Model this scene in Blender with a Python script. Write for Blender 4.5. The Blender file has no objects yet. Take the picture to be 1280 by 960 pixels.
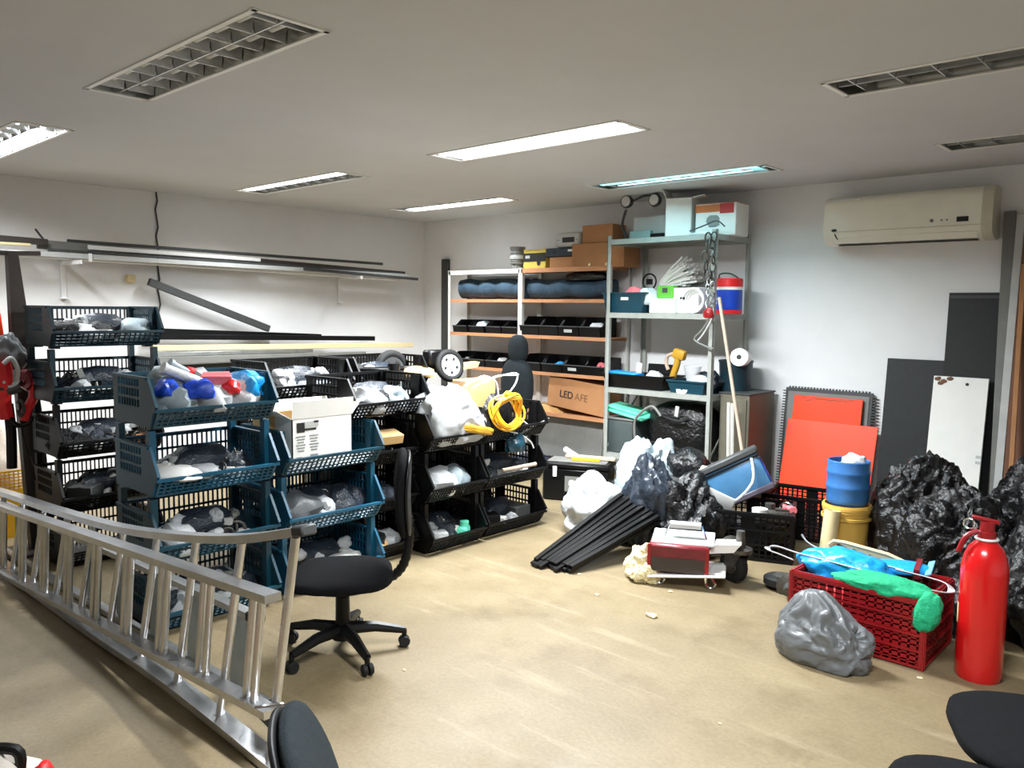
import bpy, bmesh, math, random
from mathutils import Vector, Matrix, noise
import numpy as np
R = math.radians
SC = bpy.context.scene
COL = SC.collection

# ------------------------------------------------------------------ camera
F_PX = 1008.6
YAW, PITCH, ROLL, EYE = R(42.795), R(5.325), R(0.63), 1.6
_f = Vector((-math.sin(YAW)*math.cos(PITCH), math.cos(YAW)*math.cos(PITCH), -math.sin(PITCH)))
_r0 = Vector((math.cos(YAW), math.sin(YAW), 0)); _u0 = _r0.cross(_f)
_r = math.cos(ROLL)*_r0 + math.sin(ROLL)*_u0
_u = -math.sin(ROLL)*_r0 + math.cos(ROLL)*_u0
EYEP = Vector((0, 0, EYE))
cd = bpy.data.cameras.new('camera'); cd.sensor_width = 36; cd.lens = F_PX*36/1280; cd.clip_start = .05
cam = bpy.data.objects.new('camera', cd); COL.objects.link(cam)
cam.matrix_world = Matrix(((_r.x, _u.x, -_f.x, 0), (_r.y, _u.y, -_f.y, 0), (_r.z, _u.z, -_f.z, EYE), (0, 0, 0, 1)))
SC.camera = cam
AX = {'x': 0, 'y': 1, 'z': 2}
def at(px, py, ax, v):
    """a photo pixel, carried along its ray to the plane ax = v (a wall, the floor, a shelf)"""
    d = _f + _r*((px-640)/F_PX) - _u*((py-480)/F_PX)
    t = (v-EYEP[AX[ax]])/d[AX[ax]]
    return EYEP + d*t

# ------------------------------------------------------------------ world, exposure
w = bpy.data.worlds.new('world'); SC.world = w; w.use_nodes = True
w.node_tree.nodes['Background'].inputs[0].default_value = (.8, .85, .9, 1)
w.node_tree.nodes['Background'].inputs[1].default_value = .25
vs = SC.view_settings
vs.view_transform = 'Standard'; vs.look = 'None'; vs.gamma = 1; vs.use_curve_mapping = False
vs.exposure = 0.16
LAMP = 1.55            # master lamp power

# ------------------------------------------------------------------ the room's measures
XL, YB, H = -7.6, 6.6, 2.64
XR, YF = 2.2, -2.6
random.seed(7)

# ------------------------------------------------------------------ materials
MATS = {}
def mat(name, col, rough=.6, metal=0, var=.12, vs=6, bump=0, bs=40, spec=.5, alpha=1, trans=0, coat=0, emit=None, col2=None, es=1, coords='Object', stretch=None):
    if name in MATS: return MATS[name]
    m = bpy.data.materials.new(name); m.use_nodes = True; nt = m.node_tree; N = nt.nodes; L = nt.links
    b = N['Principled BSDF']
    tc = N.new('ShaderNodeTexCoord'); mp = N.new('ShaderNodeMapping'); L.new(tc.outputs[coords], mp.inputs[0])
    if stretch: mp.inputs['Scale'].default_value = stretch
    no = N.new('ShaderNodeTexNoise'); no.inputs['Scale'].default_value = vs; no.inputs['Detail'].default_value = 6; no.inputs['Roughness'].default_value = .62
    L.new(mp.outputs[0], no.inputs['Vector'])
    cr = N.new('ShaderNodeValToRGB'); L.new(no.outputs['Fac'], cr.inputs[0])
    c2 = col2 or tuple(min(1, c*(1+var)+.0) for c in col); c1 = tuple(c*(1-var) for c in col)
    cr.color_ramp.elements[0].position = .3; cr.color_ramp.elements[1].position = .7
    cr.color_ramp.elements[0].color = (*c1, 1); cr.color_ramp.elements[1].color = (*c2, 1)
    L.new(cr.outputs[0], b.inputs['Base Color'])
    b.inputs['Roughness'].default_value = rough; b.inputs['Metallic'].default_value = metal
    b.inputs['Specular IOR Level'].default_value = spec
    b.inputs['Alpha'].default_value = alpha; b.inputs['Transmission Weight'].default_value = trans
    b.inputs['Coat Weight'].default_value = coat
    if emit:
        b.inputs['Emission Color'].default_value = (*emit, 1); b.inputs['Emission Strength'].default_value = es
    if bump:
        n2 = N.new('ShaderNodeTexNoise'); n2.inputs['Scale'].default_value = bs; n2.inputs['Detail'].default_value = 5
        L.new(mp.outputs[0], n2.inputs['Vector'])
        bp = N.new('ShaderNodeBump'); bp.inputs['Strength'].default_value = bump; bp.inputs['Distance'].default_value = .02
        L.new(n2.outputs['Fac'], bp.inputs['Height']); L.new(bp.outputs[0], b.inputs['Normal'])
    MATS[name] = m; return m

def srgb(r, g, b): 
    f = lambda c: c/12.92 if c <= .04045 else ((c+.055)/1.055)**2.4
    return (f(r/255), f(g/255), f(b/255))
def P(name, rgb, rough=.45, **k): return mat(name, srgb(*rgb), rough, **k)

m_wall = P('wall_paint', (236, 236, 236), .75, var=.03, vs=3, bump=.05, bs=90)
m_ceil = P('ceiling_paint', (208, 210, 213), .85, var=.03, vs=2, bump=.03, bs=60)
m_alu = mat('aluminium', (.70, .71, .73), .32, 1, var=.12, vs=9, bump=.04, bs=60)
m_aludull = mat('aluminium_dull', (.50, .51, .50), .45, 1, var=.2, vs=7, bump=.05)
m_steel = P('painted_steel_grey', (158, 162, 156), .5, var=.14, vs=8, bump=.06)
m_rackw = P('rack_white_paint', (214, 214, 206), .5, var=.1, vs=9)
m_wood = P('shelf_wood', (186, 132, 92), .6, var=.18, vs=14, stretch=(.3, 2, 2))
m_stick = P('worn_wood', (190, 170, 150), .7, var=.15, vs=10)
m_card = P('cardboard', (172, 122, 80), .8, var=.08, vs=6)
m_card2 = P('cardboard_tan', (205, 168, 112), .8, var=.08, vs=6)
m_teal = P('teal_plastic', (13, 60, 76), .4, var=.15)
m_tealb = P('teal_blue_plastic', (18, 80, 106), .38, var=.15)
m_teald = P('dark_teal_plastic', (14, 44, 54), .45, var=.15)
m_black = P('black_plastic', (10, 10, 11), .42, var=.2, spec=.28)
m_rubber = P('black_rubber', (14, 14, 15), .75, var=.15)
m_fabric = P('black_fabric', (17, 17, 19), .95, spec=.12, var=.2, vs=60, bump=.3, bs=300)
m_fabricg = P('slate_fabric', (36, 42, 45), .95, spec=.15, var=.15, vs=60, bump=.3, bs=300)
m_film = P('black_film', (12, 12, 14), .34, var=.2, vs=10, bump=.7, bs=34, spec=.5)
m_filmb = P('dark_blue_film', (40, 48, 58), .3, var=.3, vs=10, bump=.45, bs=30)
m_wfilm = P('white_woven_sack', (176, 179, 181), .6, var=.05, vs=12, bump=.08, bs=25)
m_wfilm2 = P('bluish_white_sack', (156, 170, 176), .5, var=.1, vs=12, bump=.1, bs=25)
m_greyfilm = P('grey_film', (100, 103, 105), .4, var=.1, vs=12, bump=.1, bs=20)
m_white = P('white_plastic', (238, 238, 236), .35, var=.03)
m_paper = P('white_card', (238, 237, 232), .7, var=.03)
m_cream = P('cream_plastic', (222, 206, 160), .5, var=.06)
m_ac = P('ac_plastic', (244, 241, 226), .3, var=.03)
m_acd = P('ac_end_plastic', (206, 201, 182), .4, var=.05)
m_red = P('red_paint', (208, 22, 24), .22, var=.06, coat=.4)
m_redp = P('maroon_plastic', (146, 22, 28), .35, var=.14)
m_redb = P('red_bright', (222, 36, 40), .4, var=.08)
m_orange = P('orange_laminate', (244, 66, 14), .45, var=.03)
m_yellow = P('yellow_plastic', (232, 176, 40), .4, var=.1)
m_yel2 = P('pale_yellow_plastic', (226, 186, 92), .45, var=.1)
m_blue = P('blue_plastic', (62, 118, 182), .3, var=.1)
m_blued = P('deep_blue', (24, 70, 190), .4, var=.12)
m_sky = P('sky_blue_film', (30, 158, 236), .3, var=.12, bump=.3, bs=30)
m_green = P('green_cloth', (28, 170, 120), .8, var=.15, bump=.3, bs=60)
m_lime = P('lime_plastic', (96, 176, 60), .5, var=.1)
m_mint = P('mint_plastic', (110, 224, 190), .5, var=.08)
m_navy = P('blue_grey_cloth', (46, 70, 88), .85, var=.25, vs=16, bump=.3, bs=60)
m_dgrey = P('dark_grey', (62, 64, 64), .55, var=.15)
m_mgrey = P('mid_grey', (120, 120, 116), .55, var=.12)
m_lgrey = P('light_grey', (186, 188, 186), .5, var=.08)
m_board = P('black_board', (23, 26, 27), .6, var=.35, vs=22)
m_brown = P('brown_board', (112, 74, 52), .7, var=.2, stretch=(3, 3, .4))
m_dbrown = P('dark_bar', (58, 50, 46), .5, var=.2)
m_pink = P('pink_plastic', (220, 110, 116), .5)
m_foam = P('cream_foam', (240, 228, 184), .9, var=.12, vs=20, bump=.8, bs=60)
m_maroon = P('maroon_metal', (116, 34, 42), .35, var=.3, vs=14)
m_rust = mat('oily_steel', (.12, .115, .105), .5, .8, var=.4, vs=20, bump=.2)
m_chrome = mat('chrome', (.8, .8, .8), .12, 1, var=.05)
m_reflector = mat('louver_mirror', (.62, .62, .60), .2, 1, var=.1)
m_gold = P('mustard_plastic', (196, 150, 40), .5, var=.15)
m_clear = P('milky_film', (214, 218, 220), .3, var=.1, bump=.4, bs=40)
m_ink = P('print_black', (30, 30, 30), .6, var=0)
m_ink2 = P('print_grey', (140, 142, 140), .7, var=.1)
m_inkr = P('print_faint', (120, 84, 58), .7, var=0)

# floor: worn beige screed with stains
m_floor = bpy.data.materials.new('floor_screed'); m_floor.use_nodes = True
def _floor():
    nt = m_floor.node_tree; N = nt.nodes; L = nt.links; b = N['Principled BSDF']
    tc = N.new('ShaderNodeTexCoord')
    def noi(s, d, r=.6, st=None):
        n = N.new('ShaderNodeTexNoise'); n.inputs['Scale'].default_value = s; n.inputs['Detail'].default_value = d; n.inputs['Roughness'].default_value = r
        mp = N.new('ShaderNodeMapping'); L.new(tc.outputs['Object'], mp.inputs[0])
        if st: mp.inputs['Scale'].default_value = st
        L.new(mp.outputs[0], n.inputs['Vector']); return n.outputs['Fac']
    def ramp(i, a, ca, bb, cb):
        c = N.new('ShaderNodeValToRGB'); L.new(i, c.inputs[0]); e = c.color_ramp.elements
        e[0].position = a; e[0].color = (*ca, 1); e[1].position = bb; e[1].color = (*cb, 1); return c.outputs[0]
    def mix(t, fac, a, bb):
        x = N.new('ShaderNodeMix'); x.data_type = 'RGBA'; x.blend_type = t
        if isinstance(fac, float): x.inputs[0].default_value = fac
        else: L.new(fac, x.inputs[0])
        L.new(a, x.inputs[6]); L.new(bb, x.inputs[7]); return x.outputs[2]
    base = ramp(noi(1.1, 8), .3, srgb(119, 104, 77), .7, srgb(148, 132, 101))
    fine = ramp(noi(55, 6, .75), .3, (.72, .72, .72), .7, (1, 1, 1))
    st = ramp(noi(2.3, 10, .7), .52, (1, 1, 1), .78, (.66, .6, .52))
    sc = ramp(noi(3, 6, .6, (.35, 3.2, 1)), .58, (0, 0, 0), .8, (.10, .09, .07))
    c = mix('MULTIPLY', 1., base, fine); c = mix('MULTIPLY', 1., c, st); c = mix('ADD', 1., c, sc)
    L.new(c, b.inputs['Base Color'])
    rr = ramp(noi(3.5, 6), .3, (.42,)*3, .7, (.62,)*3); L.new(rr, b.inputs['Roughness'])
    bp = N.new('ShaderNodeBump'); bp.inputs['Strength'].default_value = .12; bp.inputs['Distance'].default_value = .01
    L.new(noi(45, 5), bp.inputs['Height']); L.new(bp.outputs[0], b.inputs['Normal'])
_floor()

# ------------------------------------------------------------------ mesh helpers
def rotm(rx=0, ry=0, rz=0): return Matrix.Rotation(R(rz), 4, 'Z') @ Matrix.Rotation(R(ry), 4, 'Y') @ Matrix.Rotation(R(rx), 4, 'X')
def nb(): return bmesh.new()
def box(bm, c, s, rot=None, bev=0, seg=1):
    M = Matrix.Translation(c) @ (rot or Matrix()) @ Matrix.Diagonal((*s, 1))
    r = bmesh.ops.create_cube(bm, size=1, matrix=M)
    if bev:
        es = list({e for v in r['verts'] for e in v.link_edges})
        bmesh.ops.bevel(bm, geom=es, offset=min(bev, min(s)*.49), segments=seg, affect='EDGES', profile=.5)
    return bm
def bar(bm, p0, p1, w, h, bev=0, up=(0, 0, 1)):
    """a square bar from p0 to p1, w across and h along 'up'"""
    p0, p1 = Vector(p0), Vector(p1); d = (p1-p0); l = d.length; d.normalize()
    u = Vector(up); s = d.cross(u)
    if s.length < 1e-4: s = d.cross(Vector((1, 0, 0)))
    s.normalize(); u = s.cross(d)
    M = Matrix((( d.x, s.x, u.x, 0), (d.y, s.y, u.y, 0), (d.z, s.z, u.z, 0), (0, 0, 0, 1)))
    return box(bm, (p0+p1)/2, (l, w, h), M, bev)
def tube(bm, pts, r, n=8, closed=False, radii=None):
    pts = [Vector(p) for p in pts]; k = len(pts); rings = []
    up = None
    for i, p in enumerate(pts):
        if closed: d = pts[(i+1) % k]-pts[i-1]
        else: d = pts[min(i+1, k-1)]-pts[max(i-1, 0)]
        if d.length < 1e-7: d = Vector((0, 0, 1))
        d.normalize()
        if up is None:
            up = Vector((0, 0, 1)) if abs(d.z) < .9 else Vector((1, 0, 0))
        a = d.cross(up)
        if a.length < 1e-5: a = d.cross(Vector((.3, .9, .1)))
        a.normalize(); b = a.cross(d); up = b
        rr = radii[i] if radii else r
        rings.append([bm.verts.new(p+rr*(math.cos(2*math.pi*j/n)*a+math.sin(2*math.pi*j/n)*b)) for j in range(n)])
    m = k if closed else k-1
    for i in range(m):
        A, B = rings[i], rings[(i+1) % k]
        for j in range(n): bm.faces.new((A[j], A[(j+1) % n], B[(j+1) % n], B[j]))
    if not closed:
        bm.faces.new(rings[0][::-1]); bm.faces.new(rings[-1])
    return bm
def cyl(bm, p0, p1, r, n=14, r2=None): return tube(bm, [p0, p1], r, n, radii=[r, r if r2 is None else r2])
def lathe(bm, prof, n=28, M=None, cap=True):
    M = M or Matrix(); rings = []
    for (r, z) in prof:
        rings.append([bm.verts.new(M @ Vector((max(r, 1e-4)*math.cos(2*math.pi*j/n), max(r, 1e-4)*math.sin(2*math.pi*j/n), z))) for j in range(n)])
    for A, B in zip(rings, rings[1:]):
        for j in range(n): bm.faces.new((A[j], A[(j+1) % n], B[(j+1) % n], B[j]))
    if cap: bm.faces.new(rings[0][::-1]); bm.faces.new(rings[-1])
    return bm
def prism(bm, poly, t, M=None):
    """2D outline in local xz, thickness t along y"""
    M = M or Matrix()
    A = [bm.verts.new(M @ Vector((x, -t/2, z))) for x, z in poly]; B = [bm.verts.new(M @ Vector((x, t/2, z))) for x, z in poly]
    bm.faces.new(A); bm.faces.new(B[::-1]); n = len(poly)
    for i in range(n): bm.faces.new((A[i], B[i], B[(i+1) % n], A[(i+1) % n]))
    bmesh.ops.recalc_face_normals(bm, faces=bm.faces); return bm
def blob(bm, size, seed=0, amp=.18, f=1.7, sub=4, flat=.6, spikes=(), M=None, crease=.5, pleat=()):
    """crumpled film: a sphere creased by cell noise, flattened where it rests (base at z = 0)"""
    b2 = bmesh.new(); bmesh.ops.create_icosphere(b2, subdivisions=sub, radius=1)
    o = Vector((seed*7.31, seed*3.17, seed*1.93))
    for v in b2.verts:
        p = v.co.normalized()
        wv = Vector((noise.noise(p*f*1.3+o), noise.noise(p*f*1.3+o*2), noise.noise(p*f*1.3-o)))*.45
        q1 = Vector((p.x*f*1.5, p.y*f*1.5, p.z*f*.7))+wv+o; q2 = Vector((p.x*f*3.4, p.y*f*3.4, p.z*f*1.8))+wv*2+o*1.3; q3 = p*f*7.5+wv*3+o
        r = 1 + amp*noise.noise(p*f*.9+o)*1.2 + amp*crease*(.9*(.25-abs(noise.noise(q1)))*1.6 + .45*(.25-abs(noise.noise(q2)))*1.5 + .16*(.25-abs(noise.noise(q3)))*1.5)
        for (pd, pn, pa) in pleat:      # folds running out from a gathered point
            ax = Vector(pd).normalized(); e1 = ax.orthogonal().normalized(); e2 = ax.cross(e1)
            th = math.atan2(p.dot(e2), p.dot(e1)); d = math.acos(max(-1, min(1, p.dot(ax))))
            th += .55*noise.noise(p*2.2+o)
            win = math.exp(-((d-.75)/.75)**2)*min(1, d/.25)
            r += pa*win*(abs(math.sin(pn*th/2+seed))-.6) + pa*.4*win*(abs(math.sin(pn*1.13*th+2*seed))-.6)
        for (sd, sl, sw) in spikes:
            c = p.dot(Vector(sd).normalized())
            if c > 0: r += sl*math.exp(-(1-c)/sw)
        q = p*r
        if q.z < -flat: q.z = -flat - (q.z+flat)*-.04
        v.co = Vector((q.x*size[0]/2, q.y*size[1]/2, (q.z+flat)*size[2]/(1+flat)))
    zmin = min(v.co.z for v in b2.verts)
    for v in b2.verts: v.co.z -= zmin
    if M: b2.transform(M)
    me = bpy.data.meshes.new('t'); b2.to_mesh(me); b2.free(); bm.from_mesh(me); bpy.data.meshes.remove(me)
    return bm
def pillow(bm, s, seed=0, amp=.02, M=None, n=14, puff=1.0, e=4):
    """soft cushion: superellipsoid"""
    b2 = bmesh.new(); bmesh.ops.create_icosphere(b2, subdivisions=4, radius=1)
    for v in b2.verts:
        p = v.co.normalized(); k = (abs(p.x)**e+abs(p.y)**e+abs(p.z)**e)**(-1/e)
        q = p*k*(1+amp*noise.noise(p*3+Vector((seed, 0, 0))))
        v.co = Vector((q.x*s[0]/2, q.y*s[1]/2, q.z*s[2]/2))
    if M: b2.transform(M)
    me = bpy.data.meshes.new('t'); b2.to_mesh(me); b2.free(); bm.from_mesh(me); bpy.data.meshes.remove(me)
    return bm
def obj(name, bm, m, parent=None, loc=None, rot=None, smooth=40):
    if isinstance(bm, bpy.types.Mesh): me = bm
    else:
        me = bpy.data.meshes.new(name); bm.normal_update(); bm.to_mesh(me); bm.free()
        me.materials.append(m)
        if smooth:
            me.polygons.foreach_set('use_smooth', [True]*len(me.polygons))
            me.set_sharp_from_angle(angle=R(smooth))
    o = bpy.data.objects.new(name, me); COL.objects.link(o)
    if parent: o.parent = parent
    if loc is not None: o.location = loc
    if rot is not None: o.rotation_euler = rot
    return o
def tag(o, label, cat, group=None):
    o['label'] = label; o['category'] = cat
    if group: o['group'] = group
    return o
def thing(name, label, cat, loc=(0, 0, 0), rz=0, group=None, rot=None):
    o = bpy.data.objects.new(name, None); COL.objects.link(o); o.empty_display_size = .1
    o.location = loc; o.rotation_euler = rot or (0, 0, R(rz)); return tag(o, label, cat, group)
def struct(name, bm, m, smooth=0, parent=None):
    o = obj(name, bm, m, parent, smooth=smooth)
    if not parent: o['kind'] = 'structure'
    return o
def dup(root, label=None, group=None):
    r = root.copy(); COL.objects.link(r)
    if label: r['label'] = label
    if group: r['group'] = group
    for ch in list(root.children):
        c = ch.copy(); COL.objects.link(c); c.parent = r
        for g in ch.children:
            d = g.copy(); COL.objects.link(d); d.parent = c
    return r
def text(name, body, size, m, parent, M, depth=.001):
    cu = bpy.data.curves.new(name, 'FONT'); cu.body = body; cu.size = size; cu.extrude = depth; cu.align_x = 'CENTER'; cu.align_y = 'CENTER'
    t = bpy.data.objects.new('t', cu); COL.objects.link(t)
    me = bpy.data.meshes.new_from_object(t); bpy.data.objects.remove(t); me.name = name
    me.transform(M); me.materials.clear(); me.materials.append(m)
    o = bpy.data.objects.new(name, me); COL.objects.link(o); o.parent = parent; return o
def smoothpts(pts, n=6):
    """Catmull-Rom through pts"""
    P_ = [Vector(p) for p in pts]; out = []
    for i in range(len(P_)-1):
        a, b, c, d = P_[max(i-1, 0)], P_[i], P_[i+1], P_[min(i+2, len(P_)-1)]
        for k in range(n):
            t = k/n
            out.append(.5*((2*b)+(c-a)*t+(2*a-5*b+4*c-d)*t*t+(3*b-a-3*c+d)*t**3))
    out.append(P_[-1]); return out

# ================================================================== ROOM
box_ = lambda c, s: box(nb(), c, s)
XC, YC = (XL+XR)/2, (YF+YB)/2
struct('floor', box_((XC, YC, -.05), (XR-XL, YB-YF, .1)), m_floor)
struct('wall_left', box_((XL-.06, YC, H/2+.1), (.12, YB-YF+.24, H+.2)), m_wall)
struct('wall_back', box_((XC, YB+.06, H/2+.1), (XR-XL, .12, H+.2)), m_wall)
struct('wall_right', box_((XR+.06, YC, H/2+.1), (.12, YB-YF+.24, H+.2)), m_wall)
struct('wall_front', box_((XC, YF-.06, H/2+.1), (XR-XL, .12, H+.2)), m_wall)

# ceiling with a hole for each recessed luminaire
FW, FD = 1.56, .29
FX = [-6.88, -4.24, -1.54]; FY = [1.54, 3.73, 5.49]
fix = [(x, y) for x in FX for y in FY]
xs = sorted({XL, XR, *[x for x, y in fix], *[x+FW for x, y in fix]}); ys = sorted({YF, YB, *[y for x, y in fix], *[y+FD for x, y in fix]})
bm = nb()
for x0, x1 in zip(xs, xs[1:]):
    for y0, y1 in zip(ys, ys[1:]):
        cx, cy = (x0+x1)/2, (y0+y1)/2
        if any(fx < cx < fx+FW and fy < cy < fy+FD for fx, fy in fix): continue
        bm.faces.new([bm.verts.new(p) for p in ((x0, y0, H), (x0, y1, H), (x1, y1, H), (x1, y0, H))])
bmesh.ops.remove_doubles(bm, verts=bm.verts, dist=1e-4)
struct('ceiling', bm, m_ceil)

# one recessed louvre luminaire, then copies
m_tube_off = P('unlit_tube', (225, 228, 226), .3)
m_tube_on = P('lit_tube', (255, 255, 255), .3, emit=(.93, .97, 1), es=14)
m_tube_teal = P('faintly_lit_tube', (200, 240, 245), .3, emit=(.35, .85, .95), es=1.6)
m_tube_mid = P('half_lit_tube', (230, 240, 245), .3, emit=(.9, .97, 1), es=7)
def luminaire(x, y, label, tubes, strips=()):
    t = thing('ceiling_light', label, 'light', (x+FW/2, y+FD/2, H), 0, 'recessed louvre lights in the ceiling')
    bm = nb(); hd = .11
    for s in (-1, 1):
        box(bm, (0, s*(FD/2-.004), hd/2), (FW, .006, hd)); box(bm, (s*(FW/2-.004), 0, hd/2), (.006, FD, hd))
    box(bm, (0, 0, hd), (FW, FD, .006)); obj('housing', bm, m_reflector, t, smooth=0)
    bm = nb()
    for s in (-1, 1):
        box(bm, (0, s*(FD/2+.004), -.003), (FW+.036, .022, .006)); box(bm, (s*(FW/2+.004), 0, -.003), (.022, FD+.036, .006))
    obj('trim_frame', bm, m_white, t, smooth=0)
    for s in (-1, 1):
        bm = nb(); cyl(bm, (-.66, s*.07, .045), (.66, s*.07, .045), .016, 10); obj('tube', bm, tubes[(s+1)//2], t)
    for o_, wd_, ln_, m_ in strips: obj('glare_strip', box(nb(), (0, o_, .003), (ln_, wd_, .004)), m_, t, smooth=0)  # added emissive sheets imitating the glare of the lit tubes
    bm = nb()   # central spine and mirrored blades
    prism(bm, [(-.010, .055), (.010, .055), (.003, .006), (-.003, .006)], FW-.02, Matrix.Rotation(R(90), 4, 'Z'))
    obj('spine', bm, m_reflector, t, smooth=0)
    for k in range(9):
        X = -FW/2+FW*(k+.5)/9
        for s in (-1, 1):
            bm = nb(); prism(bm, [(-.014, .055), (.014, .055), (.003, .006), (-.003, .006)], FD/2-.02, Matrix.Translation((X, s*FD/4, 0)))
            obj('louvre_blade', bm, m_reflector, t, smooth=0)
    return t
def glow(x, y, off, wid, power, col=(.93, .97, 1), ln=1.24, spread=150, dx=0):
    """the light of the lit tubes of one luminaire, at its louvre"""
    l = bpy.data.lights.new('tube_light', 'AREA'); l.shape = 'RECTANGLE'; l.size = ln; l.size_y = wid
    l.energy = power*LAMP; l.color = col; l.spread = R(spread)
    o = bpy.data.objects.new('tube_light', l); COL.objects.link(o); o.location = (x+FW/2+dx, y+FD/2+off, H-.006)
m_glow = P('tube_glare', (255, 255, 255), .4, emit=(.95, .98, 1), es=6)  # glare of lit tubes as an added glowing sheet, no real cover
m_glow2 = P('dim_tube_glare', (235, 240, 245), .4, emit=(.9, .95, 1), es=1.2)  # weaker added sheet for the glare of dim tubes
on, off_, tq, md = m_tube_on, m_tube_off, m_tube_teal, m_tube_mid
luminaire(FX[1], FY[0], 'unlit recessed light with dark mirrored louvre, largest at top left', (off_, off_))
luminaire(FX[0], FY[0], 'partly lit recessed light cut by the left edge', (md, on), [(.05, .12, 1.2, m_glow2)])
luminaire(FX[1], FY[1], 'brightly lit recessed light glowing over the middle of the room', (on, on), [(0, FD-.03, FW-.1, m_glow)])
luminaire(FX[1], FY[2], 'faint bluish recessed light above the grey metal rack', (tq, tq), [(-.06, .05, 1.4, m_tube_teal), (.05, .03, 1.2, m_glow2)])
luminaire(FX[0], FY[1], 'recessed light with one lit tube above the left wall bars', (on, off_), [(-.07, .11, 1.42, m_glow)])
luminaire(FX[0], FY[2], 'recessed light with one lit tube near the far corner', (off_, on), [(.07, .10, 1.42, m_glow)])
luminaire(FX[2], FY[1], 'unlit recessed light cut by the right edge, nearer one', (off_, off_))
luminaire(FX[2], FY[2], 'small unlit recessed light above the air conditioner at right edge', (off_, off_))
luminaire(FX[2], FY[0], 'unseen lit recessed light added overhead beyond the top of the picture', (on, on))  # unseen fixture, added and lit to brighten the foreground
glow(FX[1], FY[1], 0, .25, 150, ln=1.5, spread=158)
glow(FX[0], FY[1], -.07, .10, 42, spread=135)
glow(FX[0], FY[2], .07, .10, 26, spread=112)
glow(FX[0], FY[0], .05, .12, 30)
glow(FX[1], FY[2], 0, .1, 6, (.5, .9, 1))
glow(FX[2], FY[0], 0, .25, 66)  # fill from the added overhead fixture out of view

# ------------------------------------------------------------------ air conditioner
ac = thing('air_conditioner', 'cream split air conditioner mounted high on the white wall', 'air conditioner', (-2.0, YB, 2.12))
wac = 1.17
prof = [(0, .02), (0, .36), (-.13, .375), (-.19, .36), (-.215, .31), (-.222, .10), (-.20, .045), (-.15, .01), (-.05, 0)]
bm = nb(); prism(bm, [(y, z) for y, z in prof], wac-.14, Matrix.Rotation(R(90), 4, 'Z') )
obj('body', bm, m_ac, ac, smooth=50)
for s in (-1, 1):
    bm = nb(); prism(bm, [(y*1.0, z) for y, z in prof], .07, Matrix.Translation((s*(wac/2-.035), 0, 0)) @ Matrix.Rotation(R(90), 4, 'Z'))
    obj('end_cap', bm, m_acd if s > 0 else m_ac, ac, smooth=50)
obj('panel_joint', box(nb(), (0, -.223, .102), (wac-.15, .003, .005)), m_acd, ac, smooth=0)
obj('air_flap', box(nb(), (0, -.196, .036), (wac-.18, .008, .055), rotm(28), .003), m_ac, ac)
obj('flap_slot', box(nb(), (0, -.13, .002), (wac-.2, .06, .006)), m_dgrey, ac, smooth=0)
obj('display', box(nb(), (.40, -.2235, .145), (.075, .004, .035)), m_ink, ac, smooth=0)
for i, (xx, rr) in enumerate(((.20, .012), (.265, .006), (.30, .006))):
    bm = nb(); cyl(bm, (xx, -.220, .145), (xx, -.226, .145), rr, 12); obj('button', bm, m_mgrey, ac)
bm = nb(); lathe(bm, [(.001, 0), (.022, 0), (.022, .004), (.001, .004)], 20, Matrix.Translation((-.50, -.219, .115)) @ rotm(90) @ Matrix.Diagonal((1, .5, 1, 1))); obj('emblem', bm, m_ink, ac)
obj('stripe', box(nb(), (-.44, -.214, .342), (.24, .012, .006), rotm(-20)), m_white, ac, smooth=0)
bm = nb(); tube(bm, smoothpts([(-.495, -.217, .09), (-.49, -.215, .07), (-.475, -.207, .045)], 4), .004, 6); obj('edge_mark', bm, m_ink, ac)
for o in ac.children: pass

# ------------------------------------------------------------------ bars on the left wall
def wallbar(label, a, b, th, m, x=-7.4, w=None, name='metal_bar', cat='bar', group='bars stored on the left wall brackets'):
    """a,b = photo pixels of the two ends, carried to the plane x"""
    p, q = at(*a, 'x', x), at(*b, 'x', x); c = (p+q)/2
    bm = nb(); bar(bm, p-c, q-c, w or th, th, .003); return tag(obj(name, bm, m, None, c), label, cat, group)
UB = 'upper wall bracket bundle'
wallbar('dark brown square bar at the top left end of the upper bundle', (-60, 293), (59, 303), .05, m_dbrown, -7.36)
wallbar('thin dark bar along the top of the upper bundle', (84, 301), (478, 330), .028, m_dgrey, -7.44)
wallbar('grey flat bar near the top of the upper bundle', (46, 305), (314, 327), .075, m_mgrey, -7.42, .03)
wallbar('shiny aluminium bar at the middle of the upper bundle', (110, 309), (325, 325), .035, m_paper, -7.36, .03)  # plain white colour stands in for the metal's shine
wallbar('thin dark strip drawing the shaded gap between shiny bar and front channel', (60, 312), (506, 342), .022, m_dgrey, -7.33, .03)  # dark bar added to paint the shade in the gap
wallbar('brown bar on the far half of the upper bundle', (312, 325), (505, 342), .045, m_dbrown, -7.42)
wallbar('long aluminium channel at the front of the upper bundle', (-40, 312), (510, 345), .04, m_lgrey, -7.30, .05)
wallbar('cream white bar poking out at the left of the upper bundle', (-60, 301), (38, 306), .022, m_cream, -7.28, .03)
wallbar('pale lowest bar under the upper bundle', (20, 319), (500, 350), .02, m_paper, -7.36, .05)
wallbar('dark twisted bar end at the far tip of the upper bundle', (380, 336), (522, 349), .03, m_dgrey, -7.24)
wallbar('short grey rod poking up from the upper bundle', (44, 286), (58, 304), .015, m_dgrey, -7.46, group=None)
wallbar('dark channel hanging diagonally between the two bundles', (186, 352), (336, 411), .065, m_dgrey, -7.46, .05, group=None)
wallbar('black channel on top of the lower bundle', (190, 414), (400, 421), .06, m_black, -7.46, .06)
wallbar('second black channel, longer, in the lower bundle', (196, 421), (467, 423), .05, m_black, -7.38, .06)
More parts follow.
